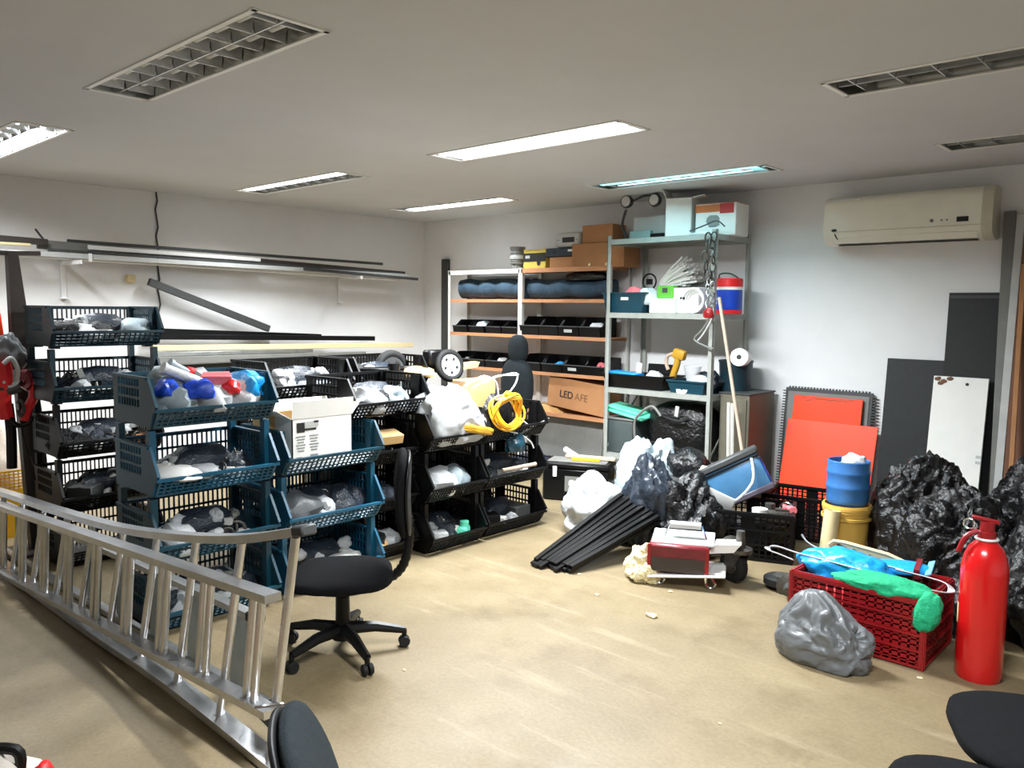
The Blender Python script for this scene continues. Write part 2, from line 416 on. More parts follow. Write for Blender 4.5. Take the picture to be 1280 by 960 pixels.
wallbar('long cream bar in the middle of the lower bundle', (190, 435), (515, 431), .05, m_cream, -7.34, .06)
wallbar('short pale bar below the long cream bar', (196, 443), (390, 438), .035, m_aludull, -7.30, .05)
wallbar('grey box section at the front of the lower bundle', (196, 451), (456, 443), .065, m_mgrey, -7.26, .05)
wallbar('wide dark grey plank at the bottom of the lower bundle', (190, 466), (480, 451), .12, m_dgrey, -7.40, .08)
wallbar('thin dark rod sticking out of the lower bundle', (440, 442), (508, 446), .015, m_dgrey, -7.34, group=None)
def bracket(y, z0, z1, label):
    t = thing('wall_bracket', label, 'bracket', (XL, y, z0), 0, 'white wall brackets')
    obj('wall_plate', box(nb(), (.012, 0, (z1-z0)/2), (.024, .045, z1-z0), None, .004), m_wall, t)
    bm = nb(); bar(bm, (.01, 0, z1-z0-.02), (.42, 0, z1-z0-.02), .03, .03); obj('arm', bm, m_wall, t)
    obj('foot', box(nb(), (.03, 0, .008), (.06, .06, .016), None, .004), m_wall, t)
bracket(2.50, 1.64, 1.965, 'white wall bracket under the near end of the upper bars')
bracket(5.34, 1.64, 1.94, 'white wall bracket under the far end of the upper bars')
bracket(3.42, .62, .93, 'white wall bracket under the near end of the lower bars')
bracket(5.40, .66, .965, 'white wall bracket under the far end of the lower bars')
for px, py, x, l in ((113, 322, -7.26, 'white tag clipped to the upper bars at left'), (469, 346, -7.26, 'white tag clipped to the far end of the upper bars'), (441, 448, -7.21, 'white tag clipped under the lower grey box section')):
    p = at(px, py, 'x', x); bm = nb(); box(bm, (0, 0, 0), (.008, .03, .07), None, .003); tag(obj('tag', bm, m_white, None, p), l, 'tag', 'white tags on the wall bars')
p = at(163, 348, 'x', XL+.03); tag(obj('junction_box', box(nb(), (0, 0, 0), (.06, .08, .07), None, .01), m_cream, None, p), 'small cream junction box on the left wall', 'box')
a_, b_ = at(195, 243, 'x', XL+.012), at(192, 392, 'x', XL+.012)
bm = nb(); tube(bm, [(XL+.012, a_.y+.012*math.sin(k*2.1), H-(H-b_.z)*k/14) for k in range(15)], .008, 6); tag(obj('wall_cable', bm, m_dgrey), 'thin dark cable running down the left wall', 'cable')

# ================================================================== CRATES
CD, CH = .48, .331
def lattice(bm, o, u, v, nu, nv, du, dv, th, edge=None):
    """bars on a grid: o corner, u and v the side vectors"""
    o, u, v = Vector(o), Vector(u), Vector(v); n = u.cross(v).normalized()
    for i in range(nu+1):
        wd = edge if edge and i in (0, nu) else du
        bar(bm, o+u*(i/nu), o+u*(i/nu)+v, th, wd, up=u)
    for j in range(nv+1):
        wd = edge if edge and j in (0, nv) else dv
        bar(bm, o+v*(j/nv), o+v*(j/nv)+u, th, wd, up=v)
CR = {}
def crate_proto(key, w, m, ph=.331):
    W = w/2; parts = []
    bm = nb(); box(bm, (-CD/2-.03, 0, .022), (CD-.08, w-.02, .012))
    for sx in (-.13, -CD+.05):
        for sy in (-1, 1): box(bm, (sx, sy*(W-.05), .008), (.05, .05, .016))
    parts.append(('tray', bm))
    bm = nb(); lattice(bm, (-.055, -W+.02, .02), (0, w-.04, 0), (.055, 0, .078), 20, 4, .007, .006, .008, .012)
    bar(bm, (0, -W, .102), (0, W, .102), .024, .014); parts.append(('front_lip', bm))
    bm = nb(); lattice(bm, (-CD, -W+.02, .02), (0, w-.04, 0), (0, 0, .225), 22, 3, .007, .012, .010, .02)
    bar(bm, (-CD, -W, .245), (-CD, W, .245), .022, .016); parts.append(('back_panel', bm))
    for s in (-1, 1):
        bm = nb(); y = s*(W-.008)
        prism(bm, [(-CD, .02), (-.06, .02), (0, .118), (-.085, .25), (-.17, .25), (-.17, .10), (-CD+.06, .10), (-CD+.06, .25), (-CD, .25)], .012, Matrix.Translation((0, y, 0)))
        lattice(bm, (-CD+.06, y, .10), (CD-.23, 0, 0), (0, 0, .15), 8, 3, .006, .012, .010)
        bar(bm, (-CD, y, .25), (-.085, y, .25), .026, .014)
        bar(bm, (-.085, y, .25), (.005, y, .115), .026, .014, up=(0, 1, 0))
        parts.append(('side_panel', bm))
    for sx in (-.10, -CD+.02):
        for s in (-1, 1):
            bm = nb(); box(bm, (sx, s*(W-.022), .016+(ph-.016)/2), (.045, .03, ph-.016)); parts.append(('corner_post', bm))
    out = []
    for n, bm in parts:
        me = bpy.data.meshes.new(n); bm.normal_update(); bm.to_mesh(me); bm.free(); me.materials.append(m); out.append((n, me))
    CR[key] = out
for _k, _w, _m in (('teal', .65, m_teal), ('dteal', .65, m_teald), ('black', .62, m_black), ('blacks', .50, m_black), ('blackn', .38, m_black)): crate_proto(_k+'^', _w, _m, .25)
crate_proto('teal', .65, m_teal); crate_proto('dteal', .65, m_teald); crate_proto('black', .62, m_black); crate_proto('blacks', .50, m_black); crate_proto('blackn', .38, m_black, .298); crate_proto('blue', .65, m_tealb)
ORD = ['topmost', 'second from the top', 'third from the top', 'fourth from the top', 'lowest']
CNAME = {'teal': 'teal', 'blue': 'bright teal', 'dteal': 'dark teal', 'black': 'black', 'blacks': 'black', 'blackn': 'narrow black'}
def stack(x, y, keys, where, pitch=CH, z0=0):
    n = len(keys)
    for k, key in enumerate(keys):
        o = n-1-k; ordn = 'lowest' if k == 0 and n > 1 else ORD[o]
        t = thing('stacking_crate', '%s lattice crate, %s of the %s' % (CNAME[key], ordn, where), 'crate', (x, y, z0+k*pitch+.002*k), 0, 'open-front stacking crates')
        for nme, me in CR[key+'^' if o == 0 else key]:
            o_ = bpy.data.objects.new(nme, me); COL.objects.link(o_); o_.parent = t
stack(-5.15, 1.95, ['black', 'black', 'black', 'dteal', 'dteal'], 'tall stack by the yellow basket')
stack(-3.78, 1.94, ['teal', 'teal', 'blue', 'teal'], 'teal stack beside the ladder')
stack(-3.80, 2.655, ['blue', 'blue', 'teal'], 'teal stack holding the white carton')
stack(-3.93, 3.175, ['blackn']*3, 'narrow stack beside the teal one', .30)
stack(-3.81, 3.625, ['blacks']*3, 'stack under the big white sack')
stack(-3.82, 4.205, ['black']*3, 'stack with the yellow cable')
stack(-4.40, 2.90, ['black']*4, 'stack behind the white carton')
stack(-4.42, 3.58, ['black']*4, 'stack behind the big white sack')
stack(-4.42, 4.24, ['black']*3, 'back stack under the spoked wheel')
t = thing('stacking_crate', 'black open-front crate perched askew left of the big white sack', 'crate', (-3.92, 3.16, .915), 3, 'open-front stacking crates')
for nme, me in CR['black^']:
    o_ = bpy.data.objects.new(nme, me); COL.objects.link(o_); o_.parent = t

# contents
PROTO = {}
def proto(kind):
    """small shapes that fill the crates; each is one mesh with its base at z = 0"""
    if kind in PROTO: return PROTO[kind]
    k = kind[:-1]; s = int(kind[-1]); bm = nb()
    if k == 'bag': blob(bm, (1, .8, .6), s+2, .3, 1.5, 3, .5, crease=.8)
    elif k == 'sheet': blob(bm, (1, .7, .16), s+12, .22, 2.2, 3, .2)
    elif k == 'elbow': 
        tube(bm, [(.5*math.cos(a)-.1, .5*math.sin(a)-.2, .22) for a in [R(10*i) for i in range(10)]], .2, 10)
        tube(bm, [(.4, -.3, .22), (.4, -.1, .22)], .24, 10); tube(bm, [(-.3, .3, .22), (-.1, .3, .22)], .24, 10)
    elif k == 'coil':
        for i in range(5): tube(bm, [((.40-.03*(i % 2))*math.cos(a+i), (.4-.02*i)*math.sin(a+i), .05+.06*i+.02*math.sin(3*a)) for a in [2*math.pi*j/22 for j in range(22)]], .035, 6, True)
    elif k == 'carton':
        box(bm, (0, 0, .25), (1, .6, .5), None, .015); box(bm, (0, -.31, .3), (.5, .01, .2)); box(bm, (.0, 0, .505), (1, .08, .01))
    elif k == 'bracket':
        box(bm, (0, 0, .03), (1, .3, .06)); box(bm, (-.47, 0, .25), (.06, .3, .5)); prism(bm, [(-.44, .06), (.1, .06), (-.44, .4)], .03)
    elif k == 'clamp':
        tube(bm, [(.3*math.cos(a), 0, .3+.28*math.sin(a)) for a in [R(18*i) for i in range(20)]], .05, 8, True); box(bm, (.38, 0, .3), (.2, .12, .2), None, .02); cyl(bm, (.4, -.2, .3), (.4, .2, .3), .04, 8)
    elif k == 'fixture':
        box(bm, (0, 0, .22), (.9, .55, .44), None, .08, 2); box(bm, (.1, -.2, .46), (.5, .1, .06)); cyl(bm, (-.3, 0, .4), (-.3, 0, .62), .16, 12); box(bm, (.47, 0, .2), (.05, .3, .25))
    elif k == 'roll':
        lathe(bm, [(.12, 0), (.5, 0), (.5, .5), (.12, .5)], 20, cap=False); lathe(bm, [(.12, .5), (.12, 0)], 20, cap=False)
    me = bpy.data.meshes.new(k); bm.normal_update(); bm.to_mesh(me); bm.free()
    me.polygons.foreach_set('use_smooth', [True]*len(me.polygons)); me.set_sharp_from_angle(angle=R(38))
    PROTO[kind] = me; return me
NAME = {'bag': ('plastic_bag', 'bag'), 'sheet': ('folded_sheet', 'sheet'), 'elbow': ('pipe_elbow', 'pipe fitting'), 'coil': ('cable_coil', 'cable'), 'carton': ('small_carton', 'box'), 'bracket': ('metal_bracket', 'bracket'), 'clamp': ('pipe_clamp', 'clamp'), 'fixture': ('electrical_fixture', 'fixture'), 'roll': ('tape_roll', 'roll')}
WORD = {'bag': 'crumpled %s plastic bag', 'sheet': 'folded %s sheet', 'elbow': '%s pipe elbow', 'coil': 'small coil of %s cable', 'carton': 'small %s carton', 'bracket': '%s metal bracket', 'clamp': '%s ring clamp', 'fixture': '%s electrical fitting', 'roll': '%s tape roll'}
MESHM = {}
def put(kind, m, cname, size, loc, rz, where, rx=0, group=True):
    k = kind[:-1]; key = (kind, m.name)
    if key not in MESHM:
        me = proto(kind).copy(); me.materials.clear(); me.materials.append(m); MESHM[key] = me
    o = bpy.data.objects.new(NAME[k][0], MESHM[key]); COL.objects.link(o)
    o.location = loc; o.rotation_euler = (R(rx), 0, R(rz)); o.scale = (size,)*3 if not isinstance(size, tuple) else size
    lab = (WORD[k] % cname) + ' ' + where
    return tag(o, lab, NAME[k][1], lab if group else None)
rnd = random.Random(3)
def fill(x, y, z, w, items, where, d=.38):
    """items laid out on a loose grid over the tray at (x lip, y centre, z tray)"""
    g_ = random.Random(int(abs(x*100+y*1000+z*7000)))
    for i in range(5):
        kd, mm, cn, sz = g_.choice((('bag3', m_film, 'black', .24), ('bag2', m_filmb, 'dark', .22), ('clamp1', m_rust, 'oily', .17), ('bracket2', m_black, 'dark', .2), ('elbow3', m_dgrey, 'charcoal', .15)))
        if w < .4 and i > 2: break
        put(kd, mm, cn, sz, (x-.20-.10*(i % 2), y-w/2+.12+(w-.24)*i/(4 if w > .4 else 2), z), g_.uniform(0, 360), where)
    n = len(items); cols = max(2, math.ceil(n/2))
    for i, (kind, m, cn, s) in enumerate(items):
        r_, c_ = divmod(i, cols); rows = math.ceil(n/cols)
        yy = y - w/2 + .07 + (w-.14)*(c_+.5)/cols + rnd.uniform(-.02, .02)
        xx = x - .11 - (d-.12)*(r_+.35)/max(1, rows) + rnd.uniform(-.015, .015)
        put(kind, m, cn, s, (xx, yy, z+(.05 if kind[:5] == 'sheet' else 0)), rnd.uniform(0, 360), where)
def bits(x, y, z, w, n, where, seed=0):
    g = random.Random(seed+int(abs(y)*100)+int(z*1000))
    n = int(n*1.5)
    put('bag2', m_filmb, 'wide dark', (.22, w*.92, .30), (x-.25, y, z), 90 if False else 0, where)
    for i in range(n):
        kd, mm, cn, sz = g.choice((('elbow0', m_white, 'little white', .07), ('roll0', m_lgrey, 'little grey', .07), ('clamp0', m_chrome, 'little chrome', .09), ('carton0', m_paper, 'little white', .09), ('bag0', m_clear, 'little milky', .11), ('clamp1', m_rust, 'little dark', .10), ('elbow1', m_mgrey, 'little grey', .08), ('bag1', m_wfilm, 'little white', .10), ('bracket0', m_steel, 'little grey', .11)))
        put(kd, mm, cn, sz, (x-.09-(.09 if i % 2 else 0)-g.uniform(0, .07), y-w/2+.09+(w-.18)*(i+.5)/n, z+g.uniform(.0, .05)+(.07 if i % 2 else 0)), g.uniform(0, 360), where, g.uniform(-25, 25))
def zt(k): return k*(CH+.002)+.03
# tall stack by the basket
fill(-5.15, 1.95, zt(4), .62, [('clamp0', m_rust, 'dark', .15), ('bag0', m_clear, 'milky', .2), ('clamp1', m_rust, 'dark', .16), ('elbow0', m_maroon, 'maroon', .15), ('bag1', m_wfilm2, 'white', .24), ('bag2', m_greyfilm, 'grey', .2), ('elbow1', m_black, 'black', .16), ('bag3', m_filmb, 'dark', .22), ('clamp2', m_chrome, 'shiny', .15), ('bracket0', m_black, 'black', .16)], 'in the topmost crate of the tall stack')
fill(-5.15, 1.95, zt(3), .62, [('carton0', m_lgrey, 'light grey', .13), ('bracket0', m_rust, 'dark', .2), ('clamp0', m_black, 'black', .16), ('bracket1', m_black, 'black', .2), ('bag3', m_filmb, 'dark', .2), ('sheet0', m_wfilm2, 'white', .2), ('clamp3', m_rust, 'oily', .14), ('elbow2', m_black, 'black', .14)], 'in the second crate of the tall stack')
fill(-5.15, 1.95, zt(2), .60, [('elbow0', m_lgrey, 'grey', .14), ('elbow1', m_mgrey, 'dull grey', .13), ('elbow2', m_black, 'black', .15), ('carton1', m_card, 'brown', .16), ('elbow3', m_lgrey, 'grey', .15), ('elbow0', m_mgrey, 'dull grey', .14), ('clamp0', m_rust, 'dark', .15), ('carton0', m_stick, 'worn', .15)], 'in the third crate of the tall stack')
fill(-5.15, 1.95, zt(1), .60, [('carton0', m_dgrey, 'dark grey', .24), ('carton1', m_mgrey, 'grey', .26), ('bag1', m_greyfilm, 'grey', .2), ('fixture1', m_black, 'black', .2)], 'in the fourth crate of the tall stack')
# teal stack beside the ladder, heaped top crate
W1 = 'heaped in the topmost teal crate'
HEAP = ['%s heaped in the topmost teal crate' % s for s in ('milky plastic bag at the back left', 'crumpled white bag in the middle', 'milky plastic bag at the back right', 'bluish white bag at the front left corner', 'white bag at the middle of the lip', 'milky bag at the right of the lip', 'deep blue bag at the far left', 'deep blue bag in the middle', 'small red scrap on top', 'pink and white packet', 'red bag beside the pink packet', 'bright blue bag at the right end', 'white bag behind the tubes', 'bluish white bag behind the clear tube')]
for kind, m, cn, s, dx, dy, dz, rz, rx in (
    ('bag0', m_clear, 'milky', .27, -.22, -.13, .02, 20, 0), ('bag1', m_wfilm, 'white', .3, -.18, .05, .0, 70, 0), ('bag2', m_clear, 'milky', .26, -.22, .16, .02, 130, 0),
    ('bag3', m_wfilm2, 'bluish white', .20, -.13, -.18, .06, 50, 0), ('bag0', m_wfilm, 'white', .23, -.12, .02, .04, 10, 0), ('bag1', m_clear, 'milky', .22, -.13, .17, .05, 200, 0),
    ('bag2', m_blued, 'deep blue', .14, -.12, -.21, .13, 0, 0), ('bag3', m_blued, 'deep blue', .16, -.09, -.06, .11, 60, 0), ('bag0', m_redb, 'red', .10, -.20, -.06, .20, 90, 0),
    ('carton0', m_pink, 'pink and white', .15, -.14, .05, .15, 70, 12), ('bag1', m_redb, 'red', .12, -.08, .10, .12, 0, 0), ('bag2', m_sky, 'bright blue', .22, -.14, .22, .10, 20, 0), ('bag3', m_wfilm, 'white', .22, -.24, -.02, .12, 30, 0), ('bag1', m_wfilm2, 'bluish white', .2, -.24, -.15, .14, 30, 0)):
    put(kind, m, cn, s, (-3.78+dx, 1.94+dy, zt(3)+dz), rz, W1, rx)['label'] = HEAP.pop(0)
bm = nb(); cyl(bm, (0, 0, 0), (.0, .30, -.13), .024, 12); cyl(bm, (0, -.006, .003), (0, .004, -.002), .03, 12); cyl(bm, (0, .29, -.126), (0, .31, -.134), .03, 12)
tag(obj('clear_tube', bm, m_clear, None, (-3.90, 1.72, 1.295)), 'clear plastic tube slanting on the heap of bags', 'tube')
bm = nb(); cyl(bm, (0, 0, 0), (-.02, .22, -.12), .020, 12); cyl(bm, (0, -.006, .003), (0, .01, -.006), .026, 12)
tag(obj('clear_tube', bm, m_wfilm2, None, (-3.96, 1.78, 1.31)), 'shorter whitish plastic tube behind the clear one', 'tube')
fill(-3.78, 1.94, zt(2), .6, [('sheet0', m_paper, 'white', .36), ('sheet1', m_wfilm, 'off-white', .3), ('elbow0', m_white, 'white', .12), ('elbow1', m_lgrey, 'light grey', .12), ('clamp0', m_rust, 'dark', .15), ('bag0', m_filmb, 'dark', .25), ('elbow2', m_white, 'white', .12), ('clamp1', m_chrome, 'shiny', .13)], 'in the second teal crate beside the ladder')
fill(-3.78, 1.94, zt(1), .6, [('bag0', m_clear, 'milky', .24), ('bracket0', m_teal, 'teal', .2), ('clamp0', m_rust, 'dark', .16), ('sheet0', m_wfilm2, 'white', .26), ('bracket1', m_black, 'black', .22), ('bag3', m_filmb, 'dark', .22)], 'in the third teal crate beside the ladder')
fill(-3.78, 1.94, zt(0), .6, [('bag1', m_wfilm, 'white', .24), ('elbow0', m_lgrey, 'grey', .16), ('bag2', m_filmb, 'dark', .25), ('carton0', m_paper, 'white', .2)], 'in the lowest teal crate beside the ladder')
fill(-3.80, 2.655, zt(1), .6, [('bag0', m_greyfilm, 'light grey', .30), ('bag1', m_clear, 'milky', .22), ('bag2', m_filmb, 'dark', .3), ('clamp0', m_chrome, 'shiny', .16), ('bag3', m_film, 'black', .26), ('bracket0', m_black, 'black', .22)], 'in the middle crate below the white carton')
fill(-3.80, 2.655, zt(0), .6, [('sheet0', m_card2, 'tan', .36), ('sheet1', m_paper, 'white', .34), ('bag0', m_lime, 'green', .14), ('carton0', m_paper, 'white', .2)], 'in the lowest crate below the white carton')
fill(-3.93, 3.175, .63, .34, [('carton0', m_card2, 'tan', .24), ('carton1', m_black, 'black', .2)], 'in the narrow crate stack, upper crate')
fill(-3.93, 3.175, .33, .34, [('bag0', m_wfilm, 'white', .22), ('bag1', m_filmb, 'dark', .2)], 'in the narrow crate stack, middle crate')
fill(-3.93, 3.175, .03, .34, [('sheet0', m_card2, 'tan', .26), ('bag1', m_wfilm, 'white', .2)], 'in the narrow crate stack, lowest crate')
fill(-3.81, 3.625, zt(1), .46, [('bag0', m_clear, 'milky', .3), ('bag1', m_wfilm2, 'bluish white', .28), ('sheet0', m_wfilm, 'white', .3), ('bag2', m_clear, 'milky', .24)], 'in the middle crate below the big white sack')
fill(-3.81, 3.625, zt(0), .46, [('fixture0', m_lgrey, 'light grey', .2), ('fixture1', m_mint, 'pale green', .2), ('fixture2', m_white, 'white', .22), ('fixture3', m_mgrey, 'grey', .2)], 'in the lowest crate below the big white sack')
fill(-3.82, 4.205, zt(1), .58, [('clamp0', m_chrome, 'shiny', .14), ('bracket0', m_lgrey, 'grey', .18), ('sheet0', m_wfilm, 'white', .2), ('elbow1', m_black, 'black', .16)], 'in the middle crate below the yellow cable')
fill(-3.82, 4.205, zt(0), .58, [('fixture0', m_black, 'black', .26), ('carton1', m_dgrey, 'dark grey', .26)], 'in the lowest crate below the yellow cable')
fill(-3.92, 3.16, .945, .56, [('bag0', m_wfilm, 'white', .26), ('bag1', m_wfilm2, 'bluish white', .24), ('sheet0', m_paper, 'white', .3), ('bag2', m_clear, 'milky', .26)], 'in the crate perched askew')
fill(-4.40, 2.90, zt(3), .56, [('bag0', m_clear, 'milky', .22), ('sheet1', m_wfilm2, 'bluish white', .26), ('clamp0', m_black, 'black', .2), ('bag3', m_film, 'black', .24)], 'in the crate behind the white carton')
fill(-4.42, 3.58, zt(3), .56, [('carton0', m_black, 'black', .3), ('fixture1', m_black, 'black', .28), ('bag3', m_film, 'black', .3)], 'in the crate behind the big white sack')

bits(-5.15, 1.95, zt(4), .62, 9, 'in the topmost crate of the tall stack'); bits(-5.15, 1.95, zt(3), .62, 9, 'in the second crate of the tall stack'); bits(-5.15, 1.95, zt(2), .6, 8, 'in the third crate of the tall stack'); bits(-5.15, 1.95, zt(1), .6, 6, 'in the fourth crate of the tall stack')
bits(-3.78, 1.94, zt(2), .6, 11, 'in the second teal crate beside the ladder'); bits(-3.78, 1.94, zt(1), .6, 10, 'in the third teal crate beside the ladder'); bits(-3.78, 1.94, zt(0), .6, 8, 'in the lowest teal crate beside the ladder')
bits(-3.80, 2.655, zt(1), .6, 9, 'in the middle crate below the white carton'); bits(-3.80, 2.655, zt(0), .6, 8, 'in the lowest crate below the white carton')
bits(-3.81, 3.625, zt(0), .46, 6, 'in the lowest crate below the big white sack'); bits(-3.82, 4.205, zt(1), .58, 9, 'in the middle crate below the yellow cable'); bits(-3.82, 4.205, zt(0), .58, 5, 'in the lowest crate below the yellow cable')
bits(-4.40, 2.90, zt(3), .56, 8, 'in the crate behind the white carton'); bits(-4.42, 3.58, zt(3), .56, 8, 'in the crate behind the big white sack'); bits(-3.92, 3.16, .945, .56, 7, 'in the crate perched askew')
# white open carton standing in the teal crate
def carton(name, label, loc, rz, s, m, cat='box', flaps=None, group=None, rot=None):
    """open or closed cardboard box; flaps = list of (side, angle)"""
    t = thing(name, label, cat, loc, rz, group, rot); W, D, Hh = s; th = .006
    if flaps is None:
        obj('carton_body', box(nb(), (0, 0, Hh/2), s, None, .004), m, t)
        obj('lid_seam', box(nb(), (0, 0, Hh+.0005), (W*.98, .004, .002)), m_stick, t, smooth=0)
        return t
    bm = nb(); box(bm, (0, 0, th/2), (W, D, th))
    for s_ in (-1, 1): box(bm, (s_*(W/2-th/2), 0, Hh/2), (th, D, Hh)); box(bm, (0, s_*(D/2-th/2), Hh/2), (W, th, Hh))
    obj('carton_body', bm, m, t, smooth=0)
    for side, ang, ln in flaps:
        bm = nb()
        if side in '+-':      # flaps hinged on the long (x) edges at y = +-D/2
            sg = 1 if side == '+' else -1; M = Matrix.Translation((0, sg*D/2, Hh)) @ Matrix.Rotation(R(-sg*ang), 4, 'X'); box(bm, (0, 0, ln/2), (W, .005, ln))
        else:
            sg = 1 if side == 'r' else -1; M = Matrix.Translation((sg*W/2, 0, Hh)) @ Matrix.Rotation(R(sg*ang), 4, 'Y'); box(bm, (0, 0, ln/2), (.005, D, ln))
        bm.transform(M); obj('flap', bm, m, t, smooth=0)
    return t
zc = zt(2)
c = carton('printed_carton', 'white printed carton with open flaps standing in the teal crate', (-3.965, 2.60, zc), 90, (.40, .20, .285), m_paper, flaps=[('-', 8, .10), ('+', 35, .10), ('r', 40, .10), ('l', 60, .10)])
# print on the room-facing side (local -y becomes +x after the 90 degree turn)
def pr(name, x, z, w_, h_, m): obj(name, box(nb(), (x, -.1012, z), (w_, .0015, h_)), m, c, smooth=0)
pr('picture_print', -.145, .235, .05, .055, m_ink); pr('picture_print', -.085, .222, .08, .012, m_ink); pr('picture_print', -.075, .25, .09, .03, m_lgrey); pr('picture_print', -.045, .262, .035, .012, m_ink2)
for col in (-.145, -.06):
    for i in range(6): pr('text_line', col, .185-i*.016, .06-.01*(i % 3), .006, m_ink2)
pr('label_print', -.16, .06, .04, .02, m_ink); pr('label_print', -.06, .072, .05, .014, m_ink2); pr('text_line', -.10, .035, .13, .004, m_ink2)
carton('tan_carton', 'small open tan carton behind the white printed carton', (-4.12, 2.46, zc), 90, (.22, .16, .31), m_card2, flaps=[('-', 80, .08), ('r', 100, .07)])
p = at(470, 567, 'x', -3.83)
carton('tan_carton', 'pale tan carton tilted in the crate beside the teal stack', (-4.02, 3.13, .755), 80, (.26, .12, .06), m_card2, rot=(R(14), 0, R(85)))

# big white sack on the crate stack
bm = nb(); blob(bm, (.40, .52, .40), 5, .16, 1.3, 5, .55, [((.5, .9, -.25), .35, .05)], crease=.6, pleat=[((.5, .9, -.2), 9, .10), ((.2, -.3, 1), 7, .06)])
tag(obj('white_sack', bm, m_wfilm, None, (-3.99, 3.63, .70)), 'big white plastic sack bulging over the black crates', 'sack')
bm = nb(); pillow(bm, (.10, .30, .06), 2, .1, rotm(-12)); tag(obj('yellow_case', bm, m_gold, None, (-3.83, 3.78, .79)), 'small yellow case peeking out under the big white sack', 'case')
# cardboard, cables
carton('tan_carton', 'tan cardboard box behind the yellow cable coil', (-4.12, 4.05, zc), 90, (.30, .14, .40), m_card2)
cz = at(633, 514, 'x', -3.83)
bm = nb(); r2 = random.Random(5)
for i in range(9):
    rr = .10+.012*(i % 4); ph = r2.uniform(0, 6)
    tube(bm, [(.03*math.sin(2*a+ph)+.02*(i % 3), rr*1.1*math.cos(a), rr*.95*math.sin(a)+.01*math.sin(3*a+ph)) for a in [2*math.pi*j/26 for j in range(26)]], .008, 6, True)
tag(obj('cable_coil', bm, m_yellow, None, (cz.x, cz.y, cz.z)), 'coil of yellow cable on the black crates', 'cable')
bm = nb(); blob(bm, (.3, .42, .30), 8, .2, 1.6, 4, .5); tag(obj('black_bag', bm, m_film, None, (-4.13, 4.22, zc)), 'crumpled black bag under the yellow cable coil', 'bag')
bm = nb(); blob(bm, (.12, .18, .12), 9, .3, 1.8, 3, .5); q = at(645, 555, 'x', -3.86); tag(obj('teal_cloth', bm, m_teal, None, q-Vector((0, 0, .05))), 'small teal cloth scrap below the yellow cable', 'cloth')
def cable(label, pxs, x, r, m, name='cable', cat='cable', group=None, ax='x'):
    pts = [at(a, b, ax, x+(e[0] if e else 0)) for a, b, *e in pxs]; o = pts[0]
    bm = nb(); tube(bm, smoothpts([p-o for p in pts], 6), r, 6); return tag(obj(name, bm, m, None, o), label, cat, group)
WC = 'white loops of cable over the crates'
cable('white cable looping high over the tan box', [(580, 483), (594, 475), (606, 470), (620, 478), (623, 496)], -3.96, .006, m_white, group=WC)
cable('white cable arching to a bright knot above the coil', [(592, 484), (612, 474), (630, 469), (646, 467), (644, 480), (632, 495), (620, 500)], -3.90, .006, m_white, group=WC)
cable('white cable running down to the right of the coil', [(622, 500), (634, 498), (642, 508), (652, 524), (664, 534)], -3.86, .006, m_white, group=WC)
cable('white cable hanging below the coil', [(622, 530), (634, 538), (650, 543), (663, 552), (667, 560)], -3.84, .006, m_white, group=WC)
cable('white cable crossing behind the coil knot', [(606, 479), (622, 470), (643, 469), (648, 468)], -3.98, .006, m_white, group=WC)
cable('thin grey rod leaning against the crate corner', [(645, 545), (686, 523)], -3.84, .006, m_mgrey, 'thin_rod', 'rod')
bm = nb(); a, b = at(628, 588, 'x', -3.84), at(669, 580, 'x', -3.80); cc = (a+b)/2; cyl(bm, a-cc, b-cc, .014, 10); cyl(bm, (b-cc)*.99, (b-cc)*1.02, .016, 10); tag(obj('wooden_stick', bm, m_stick, None, cc), 'pale wooden stick lying on the far crate lip', 'stick')
# wheels lying on the back stacks
def wheel(label, loc, r, rot, hub):
    t = thing('spare_wheel', label, 'wheel', loc, 0, None, rot)
    bm = nb(); tube(bm, [(r*.82*math.cos(a), r*.82*math.sin(a), 0) for a in [2*math.pi*j/28 for j in range(28)]], r*.2, 10, True); obj('tyre', bm, m_rubber, t)
    bm = nb(); lathe(bm, [(.001, -.02), (r*.22, -.03), (r*.3, -.01), (r*.64, .0), (r*.66, -.02), (r*.66, .02), (r*.3, .01), (r*.22, .03), (.001, .02)], 24, cap=False); obj('rim', bm, hub, t)
    for k in range(5):
        a = 2*math.pi*k/5; bm = nb(); lathe(bm, [(.001, -.024), (r*.09, -.024), (r*.09, .024), (.001, .024)], 10, Matrix.Translation((r*.45*math.cos(a), r*.45*math.sin(a), 0))); obj('rim_hole', bm, m_ink, t)
    return t
q = at(562, 457, 'x', -4.5); wheel('spoked wheel with white hub lying on the back crates', q, .125, (R(8), R(78), 0), m_white)
q = at(490, 463, 'x', -4.7); wheel('plain black wheel standing behind the back crates', q, .15, (R(5), R(84), 0), m_dgrey)
q = at(540, 452, 'x', -4.6)
t = thing('trolley_frame', 'black hand trolley frame carrying the spoked wheel', 'trolley', q, 0)
bm = nb(); bar(bm, (0, -.30, -.05), (0, .30, -.06), .05, .06, .008); obj('beam', bm, m_black, t)
bm = nb(); box(bm, (.02, .0, .03), (.10, .16, .12), None, .015); obj('wheel_fork', bm, m_black, t)
bm = nb(); bar(bm, (-.1, -.28, -.06), (-.1, .28, -.06), .04, .04, .006); obj('beam', bm, m_dgrey, t)
bm = nb(); bar(bm, (-.12, -.2, -.06), (.03, -.2, -.06), .03, .03); bar(bm, (-.12, .2, -.06), (.03, .2, -.06), .03, .03); obj('cross_bar', bm, m_dgrey, t)
q = at(582, 462, 'x', -4.5); bm = nb(); prism(bm, [(-.08, 0), (.08, .02), (.10, .06), (-.02, .05)], .1); tag(obj('cardboard_scrap', bm, m_card2, None, q, (0, 0, R(80))), 'torn tan cardboard scrap beside the spoked wheel', 'cardboard')
